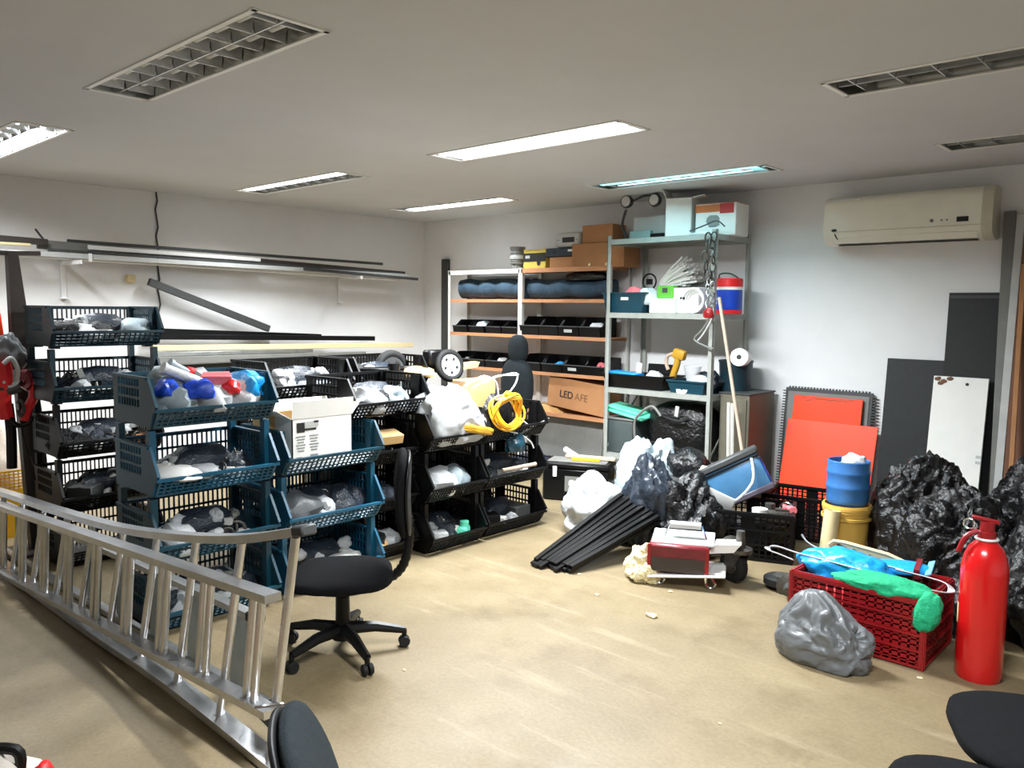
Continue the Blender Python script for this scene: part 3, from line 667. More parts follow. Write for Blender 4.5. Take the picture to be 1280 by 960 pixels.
q = at(522, 466, 'x', -4.5); bm = nb(); blob(bm, (.2, .3, .08), 3, .2, 2, 3, .3); tag(obj('paper_scrap', bm, m_card2, None, q-Vector((0, 0, .03))), 'crumpled tan paper by the hand trolley', 'paper')

# ================================================================== LADDER (articulated aluminium, lying on its side)
lad = thing('folding_ladder', 'long aluminium folding ladder lying on its side beside the crates', 'ladder', (-2.4, 1.4, 0))
def L_(x, y, z): return Vector((x+2.4, y-1.4, z))
def rail(pts, w, h, m=m_alu, name='rail'):
    bm = nb(); pts = smoothpts([L_(*p) for p in pts], 6) if len(pts) > 2 else [L_(*p) for p in pts]
    # channel swept as a rectangular section
    rings = []
    for i, p in enumerate(pts):
        d = (pts[min(i+1, len(pts)-1)]-pts[max(i-1, 0)]).normalized(); s = Vector((0, 1, 0)); u = s.cross(d).normalized()
        rings.append([bm.verts.new(p+s*(a*w/2)+u*(b*h/2)) for a, b in ((-1, -1), (1, -1), (1, 1), (-1, 1))])
    for A, B in zip(rings, rings[1:]):
        for j in range(4): bm.faces.new((A[j], A[(j+1) % 4], B[(j+1) % 4], B[j]))
    bm.faces.new(rings[0]); bm.faces.new(rings[-1]); bmesh.ops.recalc_face_normals(bm, faces=bm.faces)
    return obj(name, bm, m, lad, smooth=30)
# straight section (front)
def cz1(x): return .42+(x+2.4)*.073        # centre height of the straight section
XA, XE = -6.1, -2.36
Y1 = 1.385
rail([(XA, Y1, cz1(XA)+.205), (XE, Y1, cz1(XE)+.205)], .062, .028)
rail([(XA, Y1, cz1(XA)-.205), (XE-.02, Y1, cz1(XE)-.205)], .062, .028)
k = 0; x = -2.45
while x > XA:
    for dx in (0, -.055):
        bm = nb(); a = L_(x+dx+.02, Y1, cz1(x)+.20); b = L_(x+dx-.05, Y1, cz1(x)-.20); cyl(bm, a, b, .014, 10); obj('rung', bm, m_alu, lad)
    x -= .36
# flared section (behind it)
Y2 = 1.455
top = [(-6.1, .40), (-5.45, .452), (-4.6, .505), (-3.81, .57), (-3.2, .655), (-2.70, .748), (-2.31, .852)]
bot = [(-6.1, .022), (-5.45, .02), (-4.6, .02), (-3.9, .03), (-3.3, .045), (-2.8, .035), (-2.37, .016)]
rail([(x, Y2, z) for x, z in top], .055, .03); rail([(x, Y2-.05, z+.0) for x, z in bot], .075, .03)
def zi(tab, x):
    for (a, za), (b, zb) in zip(tab, tab[1:]):
        if a <= x <= b: return za+(zb-za)*(x-a)/(b-a)
    return tab[-1][1]
x = -2.36
while x > -6.0:
    bm = nb(); a = L_(x+.03, Y2, zi(top, x)-.01); b = L_(x-.09, Y2-.04, zi(bot, x-.09)+.01); cyl(bm, a, b, .016, 10); obj('rung', bm, m_alu, lad)
    x -= .36
# step section with flat treads
m_tread = P('tread_grey', (150, 158, 154), .5, var=.15)
def y3(x): return 1.49+(x+6.1)*.036
t3 = lambda x: .36+(x+2.9)*.01
rail([(-6.1, y3(-6.1), t3(-6.1)), (-2.9, y3(-2.9), t3(-2.9))], .045, .026, m_aludull); rail([(-6.1, y3(-6.1), .02), (-2.78, y3(-2.78), .02)], .045, .026, m_aludull)
x = -3.02
while x > -6.0:
    bm = nb(); bar(bm, L_(x, y3(x), .03), L_(x+.04, y3(x), t3(x)-.01), .012, .12, .003, up=(1, 0, 0)); obj('tread', bm, m_tread, lad)
    x -= .36
for z_, xx in ((t3(-2.9), -2.875), (.022, -2.76)):
    obj('rubber_foot', box(nb(), L_(xx, y3(xx), z_), (.07, .055, .04), None, .006), m_rubber, lad)
obj('rubber_foot', box(nb(), L_(-2.28, Y2, .862), (.07, .06, .036), rotm(0, -13), .006), m_dgrey, lad)
bm = nb(); cyl(bm, L_(-2.44, Y1-.03, cz1(-2.44)-.19), L_(-2.38, Y1+.05, cz1(-2.44)-.185), .008, 8); obj('locking_pin', bm, m_chrome, lad)
obj('hinge_plate', box(nb(), L_(-2.60, 1.49, .10), (.16, .012, .09), rotm(0, 12), .003), m_dgrey, lad)

# ================================================================== OFFICE CHAIRS
def caster_leg(t, ang, ln, z):
    c_, s_ = math.cos(ang), math.sin(ang)
    bm = nb(); tube(bm, [(.03*c_, .03*s_, z+.03), (.15*c_, .15*s_, z+.025), (ln*c_, ln*s_, z-.005)], .02, 8, radii=[.032, .026, .018]); l = obj('base_leg', bm, m_black, t)
    bm = nb(); cyl(bm, (ln*c_, ln*s_, z), (ln*c_, ln*s_, z-.03), .012, 8); obj('caster_stem', bm, m_black, l)
    px_, py_ = -s_, c_
    bm = nb()
    for k in (-1, 1): lathe(bm, [(.004, -.009), (.024, -.009), (.027, 0), (.024, .009), (.004, .009)], 16, Matrix.Translation((ln*c_+.02*px_*0+k*.014*px_, ln*s_+k*.014*py_, .0272)) @ Matrix.Rotation(ang, 4, 'Z') @ rotm(90))
    obj('caster', bm, m_rubber, l)
def office_chair(label, loc, rz, seat_h, m=None, back=True, legs0=0, group=None, seat=(.46, .46)):
    m = m or m_fabric
    t = thing('office_chair', label, 'chair', loc, rz, group)
    for k in range(5): caster_leg(t, legs0+2*math.pi*k/5, .285, .085)
    bm = nb(); lathe(bm, [(.05, .07), (.045, .13), (.034, .135), (.032, seat_h-.13), (.022, seat_h-.125), (.022, seat_h-.06)], 18); obj('gas_column', bm, m_black, t)
    obj('mechanism', box(nb(), (0, 0, seat_h-.07), (.16, .14, .035), None, .01), m_black, t)
    bm = nb(); pillow(bm, (seat[0], seat[1], .075), 1, .015, None, e=3.2)
    for v in bm.verts:
        if v.co.x > .15: v.co.z -= (v.co.x-.15)*.18
    obj('seat', bm, m, t, (0, 0, seat_h-.03))
    bm = nb(); lathe(bm, [(.001, 0), (.17, 0), (.2, .012), (.2, .02), (.001, .02)], 30); obj('seat_pan', bm, m_black, t, (0, 0, seat_h-.075))
    if back:
        pts = smoothpts([(-.08, 0, seat_h-.065), (-.20, 0, seat_h-.06), (-.275, 0, seat_h+.0), (-.305, 0, seat_h+.12), (-.30, 0, seat_h+.24)], 8)
        bm = nb()
        tube(bm, pts, .02, 10, radii=[.02+.004*((i//1) % 2) for i in range(len(pts))]); obj('back_bar', bm, m_black, t)
    return t
# the chair in the middle: its back faces right
def chair_back(t, seat_h, m, w_=.40, h_=.34, x=-.27, z=.33, tilt=0):
    bm = nb(); pillow(bm, (.06, w_, h_), 3, .01, None, e=2.8)
    for v in bm.verts: v.co.x += .35*v.co.y**2 - .12*abs(v.co.z)**1.5
    obj('backrest', bm, m, t, (x, 0, seat_h+z), (0, R(tilt), 0))
    bm = nb(); pillow(bm, (.03, w_*.96, h_*.96), 3, .0, None, e=2.8)
    for v in bm.verts: v.co.x += .35*v.co.y**2 - .12*abs(v.co.z)**1.5
    obj('back_shell', bm, m_black, t, (x-.028, 0, seat_h+z), (0, R(tilt), 0))
ch = office_chair('black swivel office chair on casters in front of the crates', (-3.03, 2.135, 0), -128, .40, legs0=R(42))
chair_back(ch, .40, m_fabric, z=.35, h_=.40)
CH2 = office_chair('slate grey office chair cut by the bottom edge by the ladder', (-1.14, 1.075, 0), 58, .385, m_fabricg, legs0=.3)
chair_back(CH2, .385, m_fabricg, z=.26, tilt=-20)

# ================================================================== RACKS
def rack(name, label, x0, x1, y0, y1, shelves, top, posts, m_post, m_shelf, th=.03, lip=None):
    t = thing(name, label, 'rack', (x0, y0, 0)); W, D = x1-x0, y1-y0
    for xp in posts:
        for yp in (0, D):
            bm = nb(); sx = 1 if xp < W/2 else -1; sy = 1 if yp == 0 else -1
            if 0 < xp < W: box(bm, (xp, yp+sy*.018, top/2), (.055, .036, top))
            else:
                box(bm, (xp+sx*.019, yp+sy*.002, top/2), (.038, .004, top)); box(bm, (xp+sx*.002, yp+sy*.019, top/2), (.004, .038, top))
            p_ = obj('upright', bm, m_post, t, smooth=0)
            obj('foot_plate', box(nb(), (xp+(sx*.019 if xp in (0, W) else 0), yp+sy*.019, .004), (.05, .05, .008)), m_rubber, p_, smooth=0)
    for z in shelves:
        for a, b in zip(posts, posts[1:]):
            bm = nb(); box(bm, ((a+b)/2, D/2, z-.006), (b-a-.012, D-.01, .012)); box(bm, ((a+b)/2, .006, z-th/2), (b-a-.012, .010, th)); box(bm, ((a+b)/2, D-.008, z-th/2), (b-a-.012, .008, th))
            obj('shelf', bm, m_shelf if not lip or z != lip else m_post, t, smooth=0)
    return t
# white rack with wooden shelves (two bays) against the back wall
AX0, AX1, AY0, AY1 = -6.76, -4.52, 6.22, 6.56
ABAY = [0, 1.10, AX1-AX0]
SA = [.20, .555, .965, 1.335, 1.70, 2.0]
rackA = rack('storage_rack', 'white rack with wooden shelves along the back wall', AX0, AX1, AY0, AY1, SA[1:5], 2.02, ABAY, m_rackw, m_wood, .034)
for i, (a, b) in enumerate(zip(ABAY, ABAY[1:])):
    bm = nb(); box(bm, ((a+b)/2, .17, 1.99), (b-a-.02, .33, .02)); box(bm, ((a+b)/2, .005, 1.992), (b-a-.02, .010, .045)); obj('top_shelf', bm, m_rackw if i == 0 else m_wood, rackA, smooth=0)
# grey steel rack
BX0, BX1, BY0, BY1 = -4.357, -3.282, 5.95, 6.55
SB = [.30, .90, 1.575, 2.225]
rackB = rack('storage_rack', 'tall grey steel rack beside the white wooden-shelf rack', BX0, BX1, BY0, BY1, SB, 2.26, [0, BX1-BX0], m_steel, m_steel, .045)
for xp in (.02, BX1-BX0-.02):
    bm = nb(); bar(bm, (xp, .03, .35), (xp, BY1-BY0-.03, .85), .004, .02); obj('side_brace', bm, m_steel, rackB, smooth=0)
for zz in SB:
    for s in (0, 1):
        bm = nb(); box(bm, (.004+s*(BX1-BX0-.008), (BY1-BY0)/2, zz-.022), (.004, BY1-BY0-.04, .045)); obj('side_rail', bm, m_steel, rackB, smooth=0)

def rx(px, py, y): return at(px, py, 'y', y).x
# ---- top of the white rack
zA = 2.001
def onA(px, y=6.35): return at(px, 330, 'y', y).x
t = thing('wire_spool', 'grey ribbed spool standing on the white rack', 'spool', (onA(647, 6.32), 6.32, 2.016))
bm = nb(); lathe(bm, [(.001, 0), (.062, 0), (.062, .05), (.08, .055), (.08, .068), (.074, .07)] + sum([[(.070, .07+.028*i), (.076, .084+.028*i)] for i in range(5)], []) + [(.082, .215), (.082, .23), (.05, .232), (.05, .2), (.001, .2)], 28, cap=False); obj('spool_body', bm, m_mgrey, t)
bm = nb(); lathe(bm, [(.081, .10), (.083, .105), (.083, .135), (.081, .14)], 28, cap=False); obj('spool_band', bm, m_lgrey, t)
xa = onA(676); y_ = carton('yellow_carton', 'yellow and black carton on the white rack beside the spool', (xa, 6.36, 2.0), 0, (.30, .22, .205), P('box_yellow', (206, 186, 84), .6))
obj('print_band', box(nb(), (0, -.112, .125), (.30, .004, .085)), m_ink, y_, smooth=0); obj('print_mark', box(nb(), (-.09, -.1135, .13), (.06, .004, .03)), m_lgrey, y_, smooth=0)
bm = nb(); lathe(bm, [(.001, 0), (.03, 0), (.03, .003), (.001, .003)], 18, Matrix.Translation((.06, -.1135, .07)) @ rotm(90) @ Matrix.Diagonal((.7, 1, 1, 1))); obj('print_mark', bm, m_ink, y_)
obj('top_flap', box(nb(), (0, -.02, .212), (.29, .2, .006), rotm(5)), P('box_yellow', (206, 186, 84)), y_, smooth=0)
xb = onA(712); carton('brown_carton', 'flat brown carton under the navy case on the rack', (xb, 6.36, 2.0), 0, (.34, .24, .115), m_card)
t = thing('equipment_case', 'flat navy blue equipment case on the brown cartons', 'case', (xb-.02, 6.355, 2.117), 0)
obj('case_body', box(nb(), (0, 0, .045), (.42, .22, .088), None, .01), P('case_navy', (38, 50, 64), .5), t); obj('case_label', box(nb(), (.11, -.111, .06), (.06, .003, .02)), m_white, t, smooth=0); obj('latch', box(nb(), (-.1, -.112, .05), (.04, .006, .03), None, .002), m_ink, t)
xp = onA(716)
t = thing('meter_device', 'white boxy device with dark display on the navy case', 'device', (xp, 6.36, 2.207), 0)
obj('device_body', box(nb(), (0, 0, .075), (.30, .2, .15), None, .03, 3), m_lgrey, t); obj('display', box(nb(), (.01, -.101, .075), (.15, .006, .05), None, .002), m_ink, t, smooth=0)
for s in (-1, 1): obj('side_mark', box(nb(), (s*.115, -.101, .075), (.02, .004, .006)), m_dgrey, t, smooth=0)
xc = onA(755); carton('brown_carton', 'large brown carton on the white rack next to the grey rack', (xc, 6.37, 2.0), 0, (.62, .26, .235), m_card)
carton('brown_carton', 'smaller brown carton stacked on the large brown one', (onA(752), 6.38, 2.238), 0, (.36, .22, .17), m_card)
for k, pxx in enumerate((736, 757)):
    tag(obj('foam_bead', blob(nb(), (.03, .03, .03), k, .2, 2, 2, .4), m_cream, None, (onA(pxx, 6.21), 6.225, 2.016)), 'tiny cream crumb on the front edge of the rack top', 'crumb', 'crumbs on the rack top')
# tall dark tube behind the rack, in the corner
bm = nb(); box(bm, (0, 0, 1.09), (.11, .05, 2.18), None, .006); tag(obj('dark_board', bm, m_dgrey, None, (at(570, 330, 'y', 6.578).x-.18, 6.579, 0)), 'narrow dark panel standing behind the left end of the white rack', 'board')
# ---- shelf 1.70: rolled blue-grey fabric
def roll(label, x0, x1, z, seed):
    bm = nb(); n = 26; pts = [((x1-x0)*(i/n-.5), .015*math.sin(i*.9+seed), .0+.008*math.sin(i*.5+seed)) for i in range(n+1)]
    tube(bm, pts, .1, 16, radii=[.105+.004*math.sin(i*.7+seed)-(.03*(i/n) if seed else 0) for i in range(n+1)])
    mz = min(v.co.z for v in bm.verts)
    for v in bm.verts: v.co.z -= mz
    tag(obj('fabric_roll', bm, m_navy, None, ((x0+x1)/2, 6.39, z)), label, 'fabric roll', 'rolled fabric on the white rack')
roll('roll of blue-grey fabric on the left bay top shelf', AX0+.06, AX0+1.06, 1.70, 0)
roll('roll of blue-grey fabric on the right bay top shelf, tapering', AX0+1.15, AX1-.05, 1.70, 2)
bm = nb(); blob(bm, (.5, .25, .1), 3, .2, 2, 3, .3); tag(obj('black_cloth', bm, m_film, None, (AX1-.4, 6.39, 1.885)), 'black film lying on the right fabric roll', 'film')
# ---- picking bins
BINM = {}
def bin_(label, x, y, z, w_, m, h_=.15, d_=.26, group='picking bins on the white rack', rz=0, tagm=True):
    t = thing('picking_bin', label, 'bin', (x, y, z), rz, group); W = w_/2; D = d_/2
    bm = nb(); box(bm, (0, 0, .004), (w_, d_, .008)); box(bm, (0, D-.003, h_/2), (w_, .006, h_))
    for s in (-1, 1): prism(bm, [(-D, 0), (D, 0), (D, h_), (-D*.15, h_), (-D*.75, h_*.55), (-D-.02, h_*.5)], .006, Matrix.Translation((s*(W-.003), 0, 0)) @ Matrix.Rotation(R(90), 4, 'Z'))
    obj('bin_body', bm, m, t, smooth=0)
    obj('bin_front', box(nb(), (0, -D-.008, h_*.25), (w_, .006, h_*.52), rotm(8)), m, t, smooth=0)
    bm = nb(); bar(bm, (-W, -D-.02, h_*.51), (W, -D-.02, h_*.51), .012, .010); obj('bin_rim', bm, m_lgrey if tagm == 2 else m_dgrey, t, smooth=0)
    if tagm: obj('label_card', box(nb(), (0, -D-.018, h_*.28), (w_*.4, .003, .03), rotm(8)), m_lgrey, t, smooth=0)
    return t
bx = AX0
for i, dx in enumerate((.20, .46, .72, .96)): bin_('small black picking bin, %s on the left bay middle shelf' % ('leftmost', 'second from left', 'third from left', 'rightmost')[i], bx+dx, 6.36, 1.335, .22, m_black, .14, tagm=False)
for i, dx in enumerate((.13, .39, .65, .91)): bin_('black picking bin, %s on the right bay middle shelf' % ('leftmost', 'second from left', 'third from left', 'rightmost')[i], bx+1.10+dx, 6.36, 1.335, .25, m_black, .19, tagm=(i == 2))
for i, dx in enumerate((.18, .46, .74)): bin_('black picking bin, %s on the left bay lower shelf' % ('leftmost', 'middle one', 'rightmost')[i], bx+dx, 6.36, .965, .26, m_black, .15, tagm=False)
for i, dx in enumerate((.16, .44, .71, .97)): bin_('wide black picking bin, %s on the right bay lower shelf' % ('leftmost', 'second from left', 'third from left', 'rightmost')[i], bx+1.10+dx, 6.36, .965, .26, m_black, .17, tagm=(i == 2))
put('bag0', m_wfilm, 'white', .13, (bx+.2, 6.36, .975), 20, 'in the lower left picking bin', group=False); put('bag1', m_clear, 'milky', .15, (bx+.74, 6.36, .975), 20, 'in the lower picking bins', group=False)
put('bag1', m_clear, 'milky', .2, (bx+1.10+.91, 6.36, 1.345), 20, 'in the right middle picking bin', group=False); put('bag2', m_wfilm2, 'bluish white', .2, (bx+.46, 6.36, 1.345), 60, 'in the left middle picking bins', group=False)
put('bag0', m_sky, 'pale blue', .16, (bx+1.10+.44, 6.36, .975), 60, 'in the lower right picking bins', group=False)
put('roll0', m_pink, 'pink', .09, (bx+1.10+.98, 6.36, 1.04), 0, 'in the rightmost lower picking bin', 80, group=False)
# ---- LED carton, tilted, and boards below
t = carton('brown_carton', 'brown carton printed LED tilted on the white rack shelf', (AX1-.42, 6.38, .60), 0, (.72, .26, .30), m_card, rot=(0, R(5.5), 0))
Mx = Matrix.Translation((-.12, -.1315, .14)) @ rotm(90)
text('led_print', 'LED', .10, m_ink, t, Mx, .002); text('brand_print', 'AFE', .10, m_inkr, t, Matrix.Translation((.068, -.1315, .14)) @ rotm(90))
bm = nb(); prism(bm, [(-.22, 0), (.18, 0), (.10, .05), (-.2, .07)], .16); tag(obj('cardboard_scrap', bm, m_card2, None, (AX1-.78, 6.36, .556)), 'folded cardboard scrap left of the LED carton', 'cardboard')
bm = nb(); box(bm, (0, 0, .21), (.98, .02, .42)); tag(obj('grey_board', bm, m_mgrey, None, (AX1-.60, 6.30, .10), (R(-4), 0, 0)), 'grey board standing under the LED carton', 'board')
bm = nb(); box(bm, (0, 0, .04), (1.0, .3, .08), None, .01); tag(obj('dark_board', bm, P('navy_panel', (34, 44, 66), .5), None, (AX1-.60, 6.2, 0)), 'dark blue panel lying on the floor below the rack', 'panel')
# chair with headrest before the rack
q = at(642, 470, 'y', 5.75)
t = thing('high_back_chair', 'dark grey high-backed chair with rounded headrest before the rack', 'chair', (q.x, 5.75, 0), -90-12)
bm = nb(); pillow(bm, (.14, .26, .28), 1, .01, None, e=2.4); obj('headrest', bm, m_fabricg, t, (-.05, 0, 1.21))
bm = nb(); pillow(bm, (.16, .47, .52), 2, .01, None, e=2.6); obj('backrest', bm, m_fabricg, t, (-.04, 0, .86))
bm = nb(); pillow(bm, (.48, .50, .12), 3, .01, None, e=3); obj('seat', bm, m_fabricg, t, (.18, 0, .50))
for s in (-1, 1):
    bm = nb(); bar(bm, (-.06, s*.2, 0), (-.06, s*.2, .62), .03, .03); obj('leg', bm, m_black, t, smooth=0)
    bm = nb(); bar(bm, (.34, s*.2, 0), (.34, s*.2, .46), .03, .03); obj('leg', bm, m_black, t, smooth=0)
bm = nb(); bar(bm, (-.06, 0, 1.02), (-.06, 0, 1.14), .08, .03); obj('headrest_post', bm, m_black, t, smooth=0)

# ---- grey rack: top
zB = 2.226
def onB(px, y, py=290): return at(px, py, 'y', y).x
xe = onB(812, 6.25)
t = thing('emergency_light', 'emergency light unit with two round lamps on the grey rack', 'light', (xe, 6.28, zB))
obj('battery_box', box(nb(), (.05, .03, .11), (.44, .16, .22), None, .012), m_lgrey, t)
for s, px_, zz in ((-1, -.22, .36), (1, .08, .35)):
    bm = nb(); lathe(bm, [(.001, 0), (.055, 0), (.062, .02), (.05, .055), (.02, .07), (.001, .07)], 20, Matrix.Translation((px_, -.10, zz)) @ rotm(-90)); l = obj('lamp_head', bm, m_dgrey, t)
    bm = nb(); lathe(bm, [(.001, -.002), (.046, -.002), (.05, .004), (.001, .004)], 20, Matrix.Translation((px_, -.10, zz)) @ rotm(-90)); obj('lens', bm, m_chrome, l)
bm = nb(); tube(bm, smoothpts([(-.26, .0, .02), (-.30, -.03, .16), (-.24, -.06, .29)], 6), .012, 8); obj('lamp_arm', bm, m_dgrey, t)
bm = nb(); tube(bm, smoothpts([(-.18, -.06, .36), (-.06, -.04, .40), (.06, -.06, .39)], 6), .010, 8); obj('lamp_arm', bm, m_dgrey, t)
obj('battery_side', box(nb(), (-.06, -.075, .045), (.22, .06, .09), None, .008), P('pale_teal_metal', (150, 180, 178), .5), t)
obj('terminal_block', box(nb(), (.13, -.08, .03), (.14, .07, .05), None, .006), m_black, t)
xw = onB(850, 6.2); carton('white_carton', 'tall plain white carton with one raised flap on the grey rack', (xw+.02, 6.20, zB), 14, (.23, .23, .33), m_paper, flaps=[('+', 60, .10), ('l', 22, .11), ('r', 80, .1)])
xo = onB(902, 6.27); t = carton('appliance_carton', 'white and orange appliance carton at the right end of the grey rack', (xo, 6.27, zB), 4, (.36, .26, .265), m_paper)
obj('print_band', box(nb(), (-.05, -.132, .225), (.26, .004, .06)), P('print_orange', (206, 120, 66), .6), t, smooth=0); obj('print_band', box(nb(), (.10, -.133, .22), (.12, .004, .08)), P('print_red', (190, 60, 56), .6), t, smooth=0); obj('print_top', box(nb(), (0, 0, .267), (.36, .26, .004)), P('print_orange', (206, 120, 66)), t, smooth=0)
bm = nb(); blob(bm, (.12, .004, .1), 4, .25, 2, 2, .9); obj('print_mark', bm, m_ink2, t, (-.02, -.132, .07))
cable('dark cable lying on the top of the grey rack', [(862, 289), (880, 282), (896, 276), (906, 283)], 6.04, .006, m_dgrey, ax='y')
bm = nb(); blob(bm, (.28, .1, .03), 6, .2, 2, 3, .3); tag(obj('crumpled_film', bm, m_clear, None, (onB(880, 6.05), 6.05, zB)), 'clear film scrap on the front edge of the grey rack top', 'film')

# ---- grey rack: middle shelf (1.575)
z2 = 1.576
def tray(name, label, x, y, z, s, m, rz=0, cat='bin', wall=.005, slope=.85):
    t = thing(name, label, cat, (x, y, z), rz); W, D, Hh = s; k = slope
    lo = [(-W*k/2, -D*k/2), (W*k/2, -D*k/2), (W*k/2, D*k/2), (-W*k/2, D*k/2)]; hi = [(-W/2, -D/2), (W/2, -D/2), (W/2, D/2), (-W/2, D/2)]
    bm = nb(); A = [bm.verts.new((a, b, 0)) for a, b in lo]; B = [bm.verts.new((a, b, Hh)) for a, b in hi]
    g = 1-2*wall/min(W, D); C_ = [bm.verts.new((a*g, b*g, Hh)) for a, b in hi]; Dv = [bm.verts.new((a*g, b*g, wall)) for a, b in lo]
    bm.faces.new(A[::-1]); bm.faces.new(Dv)
    for i in range(4):
        j = (i+1) % 4; bm.faces.new((A[i], A[j], B[j], B[i])); bm.faces.new((B[i], B[j], C_[j], C_[i])); bm.faces.new((C_[i], C_[j], Dv[j], Dv[i]))
    obj('tub', bm, m, t, smooth=0)
    bm = nb()
    for i in range(4): bar(bm, (*hi[i], Hh-.006), (*hi[(i+1) % 4], Hh-.006), .018, .014)
    obj('rim', bm, m, t, smooth=0); return t
tb = tray('storage_tub', 'teal storage tub at the left of the grey rack middle shelf', onB(789, 6.12, 380), 6.13, z2, (.44, .30, .18), m_teal)
obj('label_card', box(nb(), (.02, -.146, .125), (.08, .003, .025), rotm(-8)), m_white, tb, smooth=0)
put('bag0', m_pink, 'pink', .22, (onB(795, 6.14, 372), 6.13, z2+.10), 30, 'in the teal tub on the grey rack', group=False); put('bag1', m_clear, 'milky', .24, (onB(812, 6.14, 372), 6.13, z2+.07), 60, 'in the teal tub on the grey rack', group=False)
bm = nb(); tube(bm, [(.07*math.cos(a), 0, .07*math.sin(a)) for a in [2*math.pi*i/20 for i in range(20)]], .008, 6, True); box(bm, (0, 0, .0), (.05, .03, .05)); tag(obj('black_charger', bm, m_black, None, (onB(812, 6.2, 345), 6.2, z2+.28)), 'black charger with looped cord behind the teal tub', 'charger')
t = thing('green_module', 'green circuit box on a white carton on the grey rack', 'device', (onB(834, 6.15, 370), 6.15, z2+.13)); obj('module_body', box(nb(), (0, 0, .055), (.17, .08, .11), None, .006), m_lime, t); obj('socket', box(nb(), (.0, -.041, .07), (.05, .006, .04)), m_dgrey, t, smooth=0)
carton('white_carton', 'low white carton below the green circuit box', (onB(834, 6.15, 390), 6.15, z2), 0, (.26, .18, .128), m_paper)
carton('white_carton', 'white carton with black mark in the middle of the grey rack', (onB(862, 6.16, 390), 6.20, z2), -8, (.28, .2, .22), m_paper)
t = thing('white_coil', 'round white coil of cable on the grey rack middle shelf', 'cable', (onB(868, 6.06, 385), 6.06, z2+.11)); bm = nb()
for i in range(4): tube(bm, [((.10-.012*i)*math.cos(a), -.03+.02*i, (.10-.012*i)*math.sin(a)) for a in [2*math.pi*j/24 for j in range(24)]], .011, 8, True)
obj('coil', bm, m_white, t); obj('tie', box(nb(), (-.10, -.0, .02), (.035, .08, .02)), m_black, t, smooth=0)
# white cable-tie plume and dark bundle
def plume(label, base, n, ln, a0, a1, m, seed, r=.005):
    g = random.Random(seed); bm = nb()
    for i in range(n):
        a = R(g.uniform(a0, a1)); l = ln*g.uniform(.6, 1); s = g.uniform(-.05, .05)
        tube(bm, smoothpts([(g.uniform(-.05, .05), s, g.uniform(0, .04)), (l*.5*math.cos(a)-.01, s*1.5, l*.5*math.sin(a)+.02), (l*math.cos(a), s*2, l*math.sin(a)-.01)], 4), r, 5)
    mz = min(v.co.z for v in bm.verts)
    for v in bm.verts: v.co.z -= mz
    tag(obj('cable_ties', bm, m, None, base), label, 'cable ties')
plume('plume of white plastic ties fanning above the grey rack shelf', (onB(822, 6.32, 365), 6.32, z2+.16), 150, .46, 14, 50, m_white, 2, .009)
plume('grey plastic ties lying behind the white carton', (onB(848, 6.36, 365), 6.38, z2+.14), 60, .42, -6, 20, m_mgrey, 4, .007)
t = thing('paint_canister', 'blue canister with red lid and white label on the grey rack', 'canister', (onB(911, 6.2, 392), 6.2, z2))
bm = nb(); lathe(bm, [(.001, 0), (.10, 0), (.105, .01), (.105, .235), (.10, .24), (.001, .24)], 28); obj('can_body', bm, m_blued, t)
bm = nb(); lathe(bm, [(.107, .0), (.108, .0), (.108, .035), (.107, .035)], 28, cap=False); obj('base_band', bm, m_redb, t)
bm = nb(); lathe(bm, [(.001, .225), (.109, .225), (.109, .285), (.1, .295), (.001, .295)], 28); obj('lid', bm, m_redb, t)
bm = nb(); lathe(bm, [(.1065, .20), (.1068, .20), (.1068, .235), (.1065, .235)], 28, cap=False); obj('white_band', bm, m_white, t)
for zz, ww in ((.15, .05), (.12, .04), (.09, .055)): obj('label_print', box(nb(), (-.085, -.064, zz), (ww, .004, .016), rotm(0, 0, -53)), m_white, t, smooth=0)
bm = nb(); tube(bm, smoothpts([(-.1, 0, .28), (-.06, -.06, .33), (.04, -.06, .33), (.1, 0, .28)], 5), .006, 6); obj('bail_handle', bm, m_dgrey, t)
# chains hanging from the top rail of the grey rack
def chain(label, px0, py0, py1, y, lnk, m, seed):
    p, q = at(px0, py0, 'y', y), at(px0, py1, 'y', y); g = random.Random(seed); bm = nb(); z = p.z; i = 0
    while z > q.z:
        ra = g.uniform(-30, 30); M = Matrix.Translation((p.x+.012*math.sin(i*1.7+seed), y, z)) @ rotm(g.uniform(-12, 12), 0, (90 if i % 2 else 20)+ra)
        pts = [M @ Vector((lnk*.34*math.cos(a), 0, lnk*.55*math.sin(a))) for a in [2*math.pi*j/12 for j in range(12)]]
        tube(bm, pts, lnk*.09, 5, True); z -= lnk*.86; i += 1
    o = Vector((p.x, y, q.z))
    for v in bm.verts: v.co -= o
    tag(obj('steel_chain', bm, m, None, o), label, 'chain', 'chains hanging at the front of the grey rack')
chain('dark steel chain hanging left of the grey rack front post', 884, 298, 352, 5.93, .085, m_rust, 1)
chain('second dark chain hanging close to the front post', 891, 296, 360, 5.92, .07, m_rust, 2)
chain('shiny lower chain bunch hanging by the front post', 886, 352, 396, 5.91, .05, m_aludull, 3)
chain('shiny chain bunch beside the first, slightly right', 892, 356, 398, 5.90, .05, m_aludull, 5)
q = at(886, 390, 'y', 5.89); bm = nb(); blob(bm, (.09, .06, .09), 2, .2, 2, 3, .5); tag(obj('red_hook_block', bm, m_redp, None, q-Vector((0, 0, .05))), 'small red hook block at the end of the chains', 'hook')
cable('grey strap dangling below the chains', [(886, 400), (878, 412), (868, 424), (880, 432), (892, 436)], 5.9, .008, m_mgrey, 'strap', 'strap', ax='y')
cable('second grey strap dangling below the chains', [(890, 398), (880, 416), (872, 426)], 5.88, .007, m_lgrey, 'strap', 'strap', ax='y')

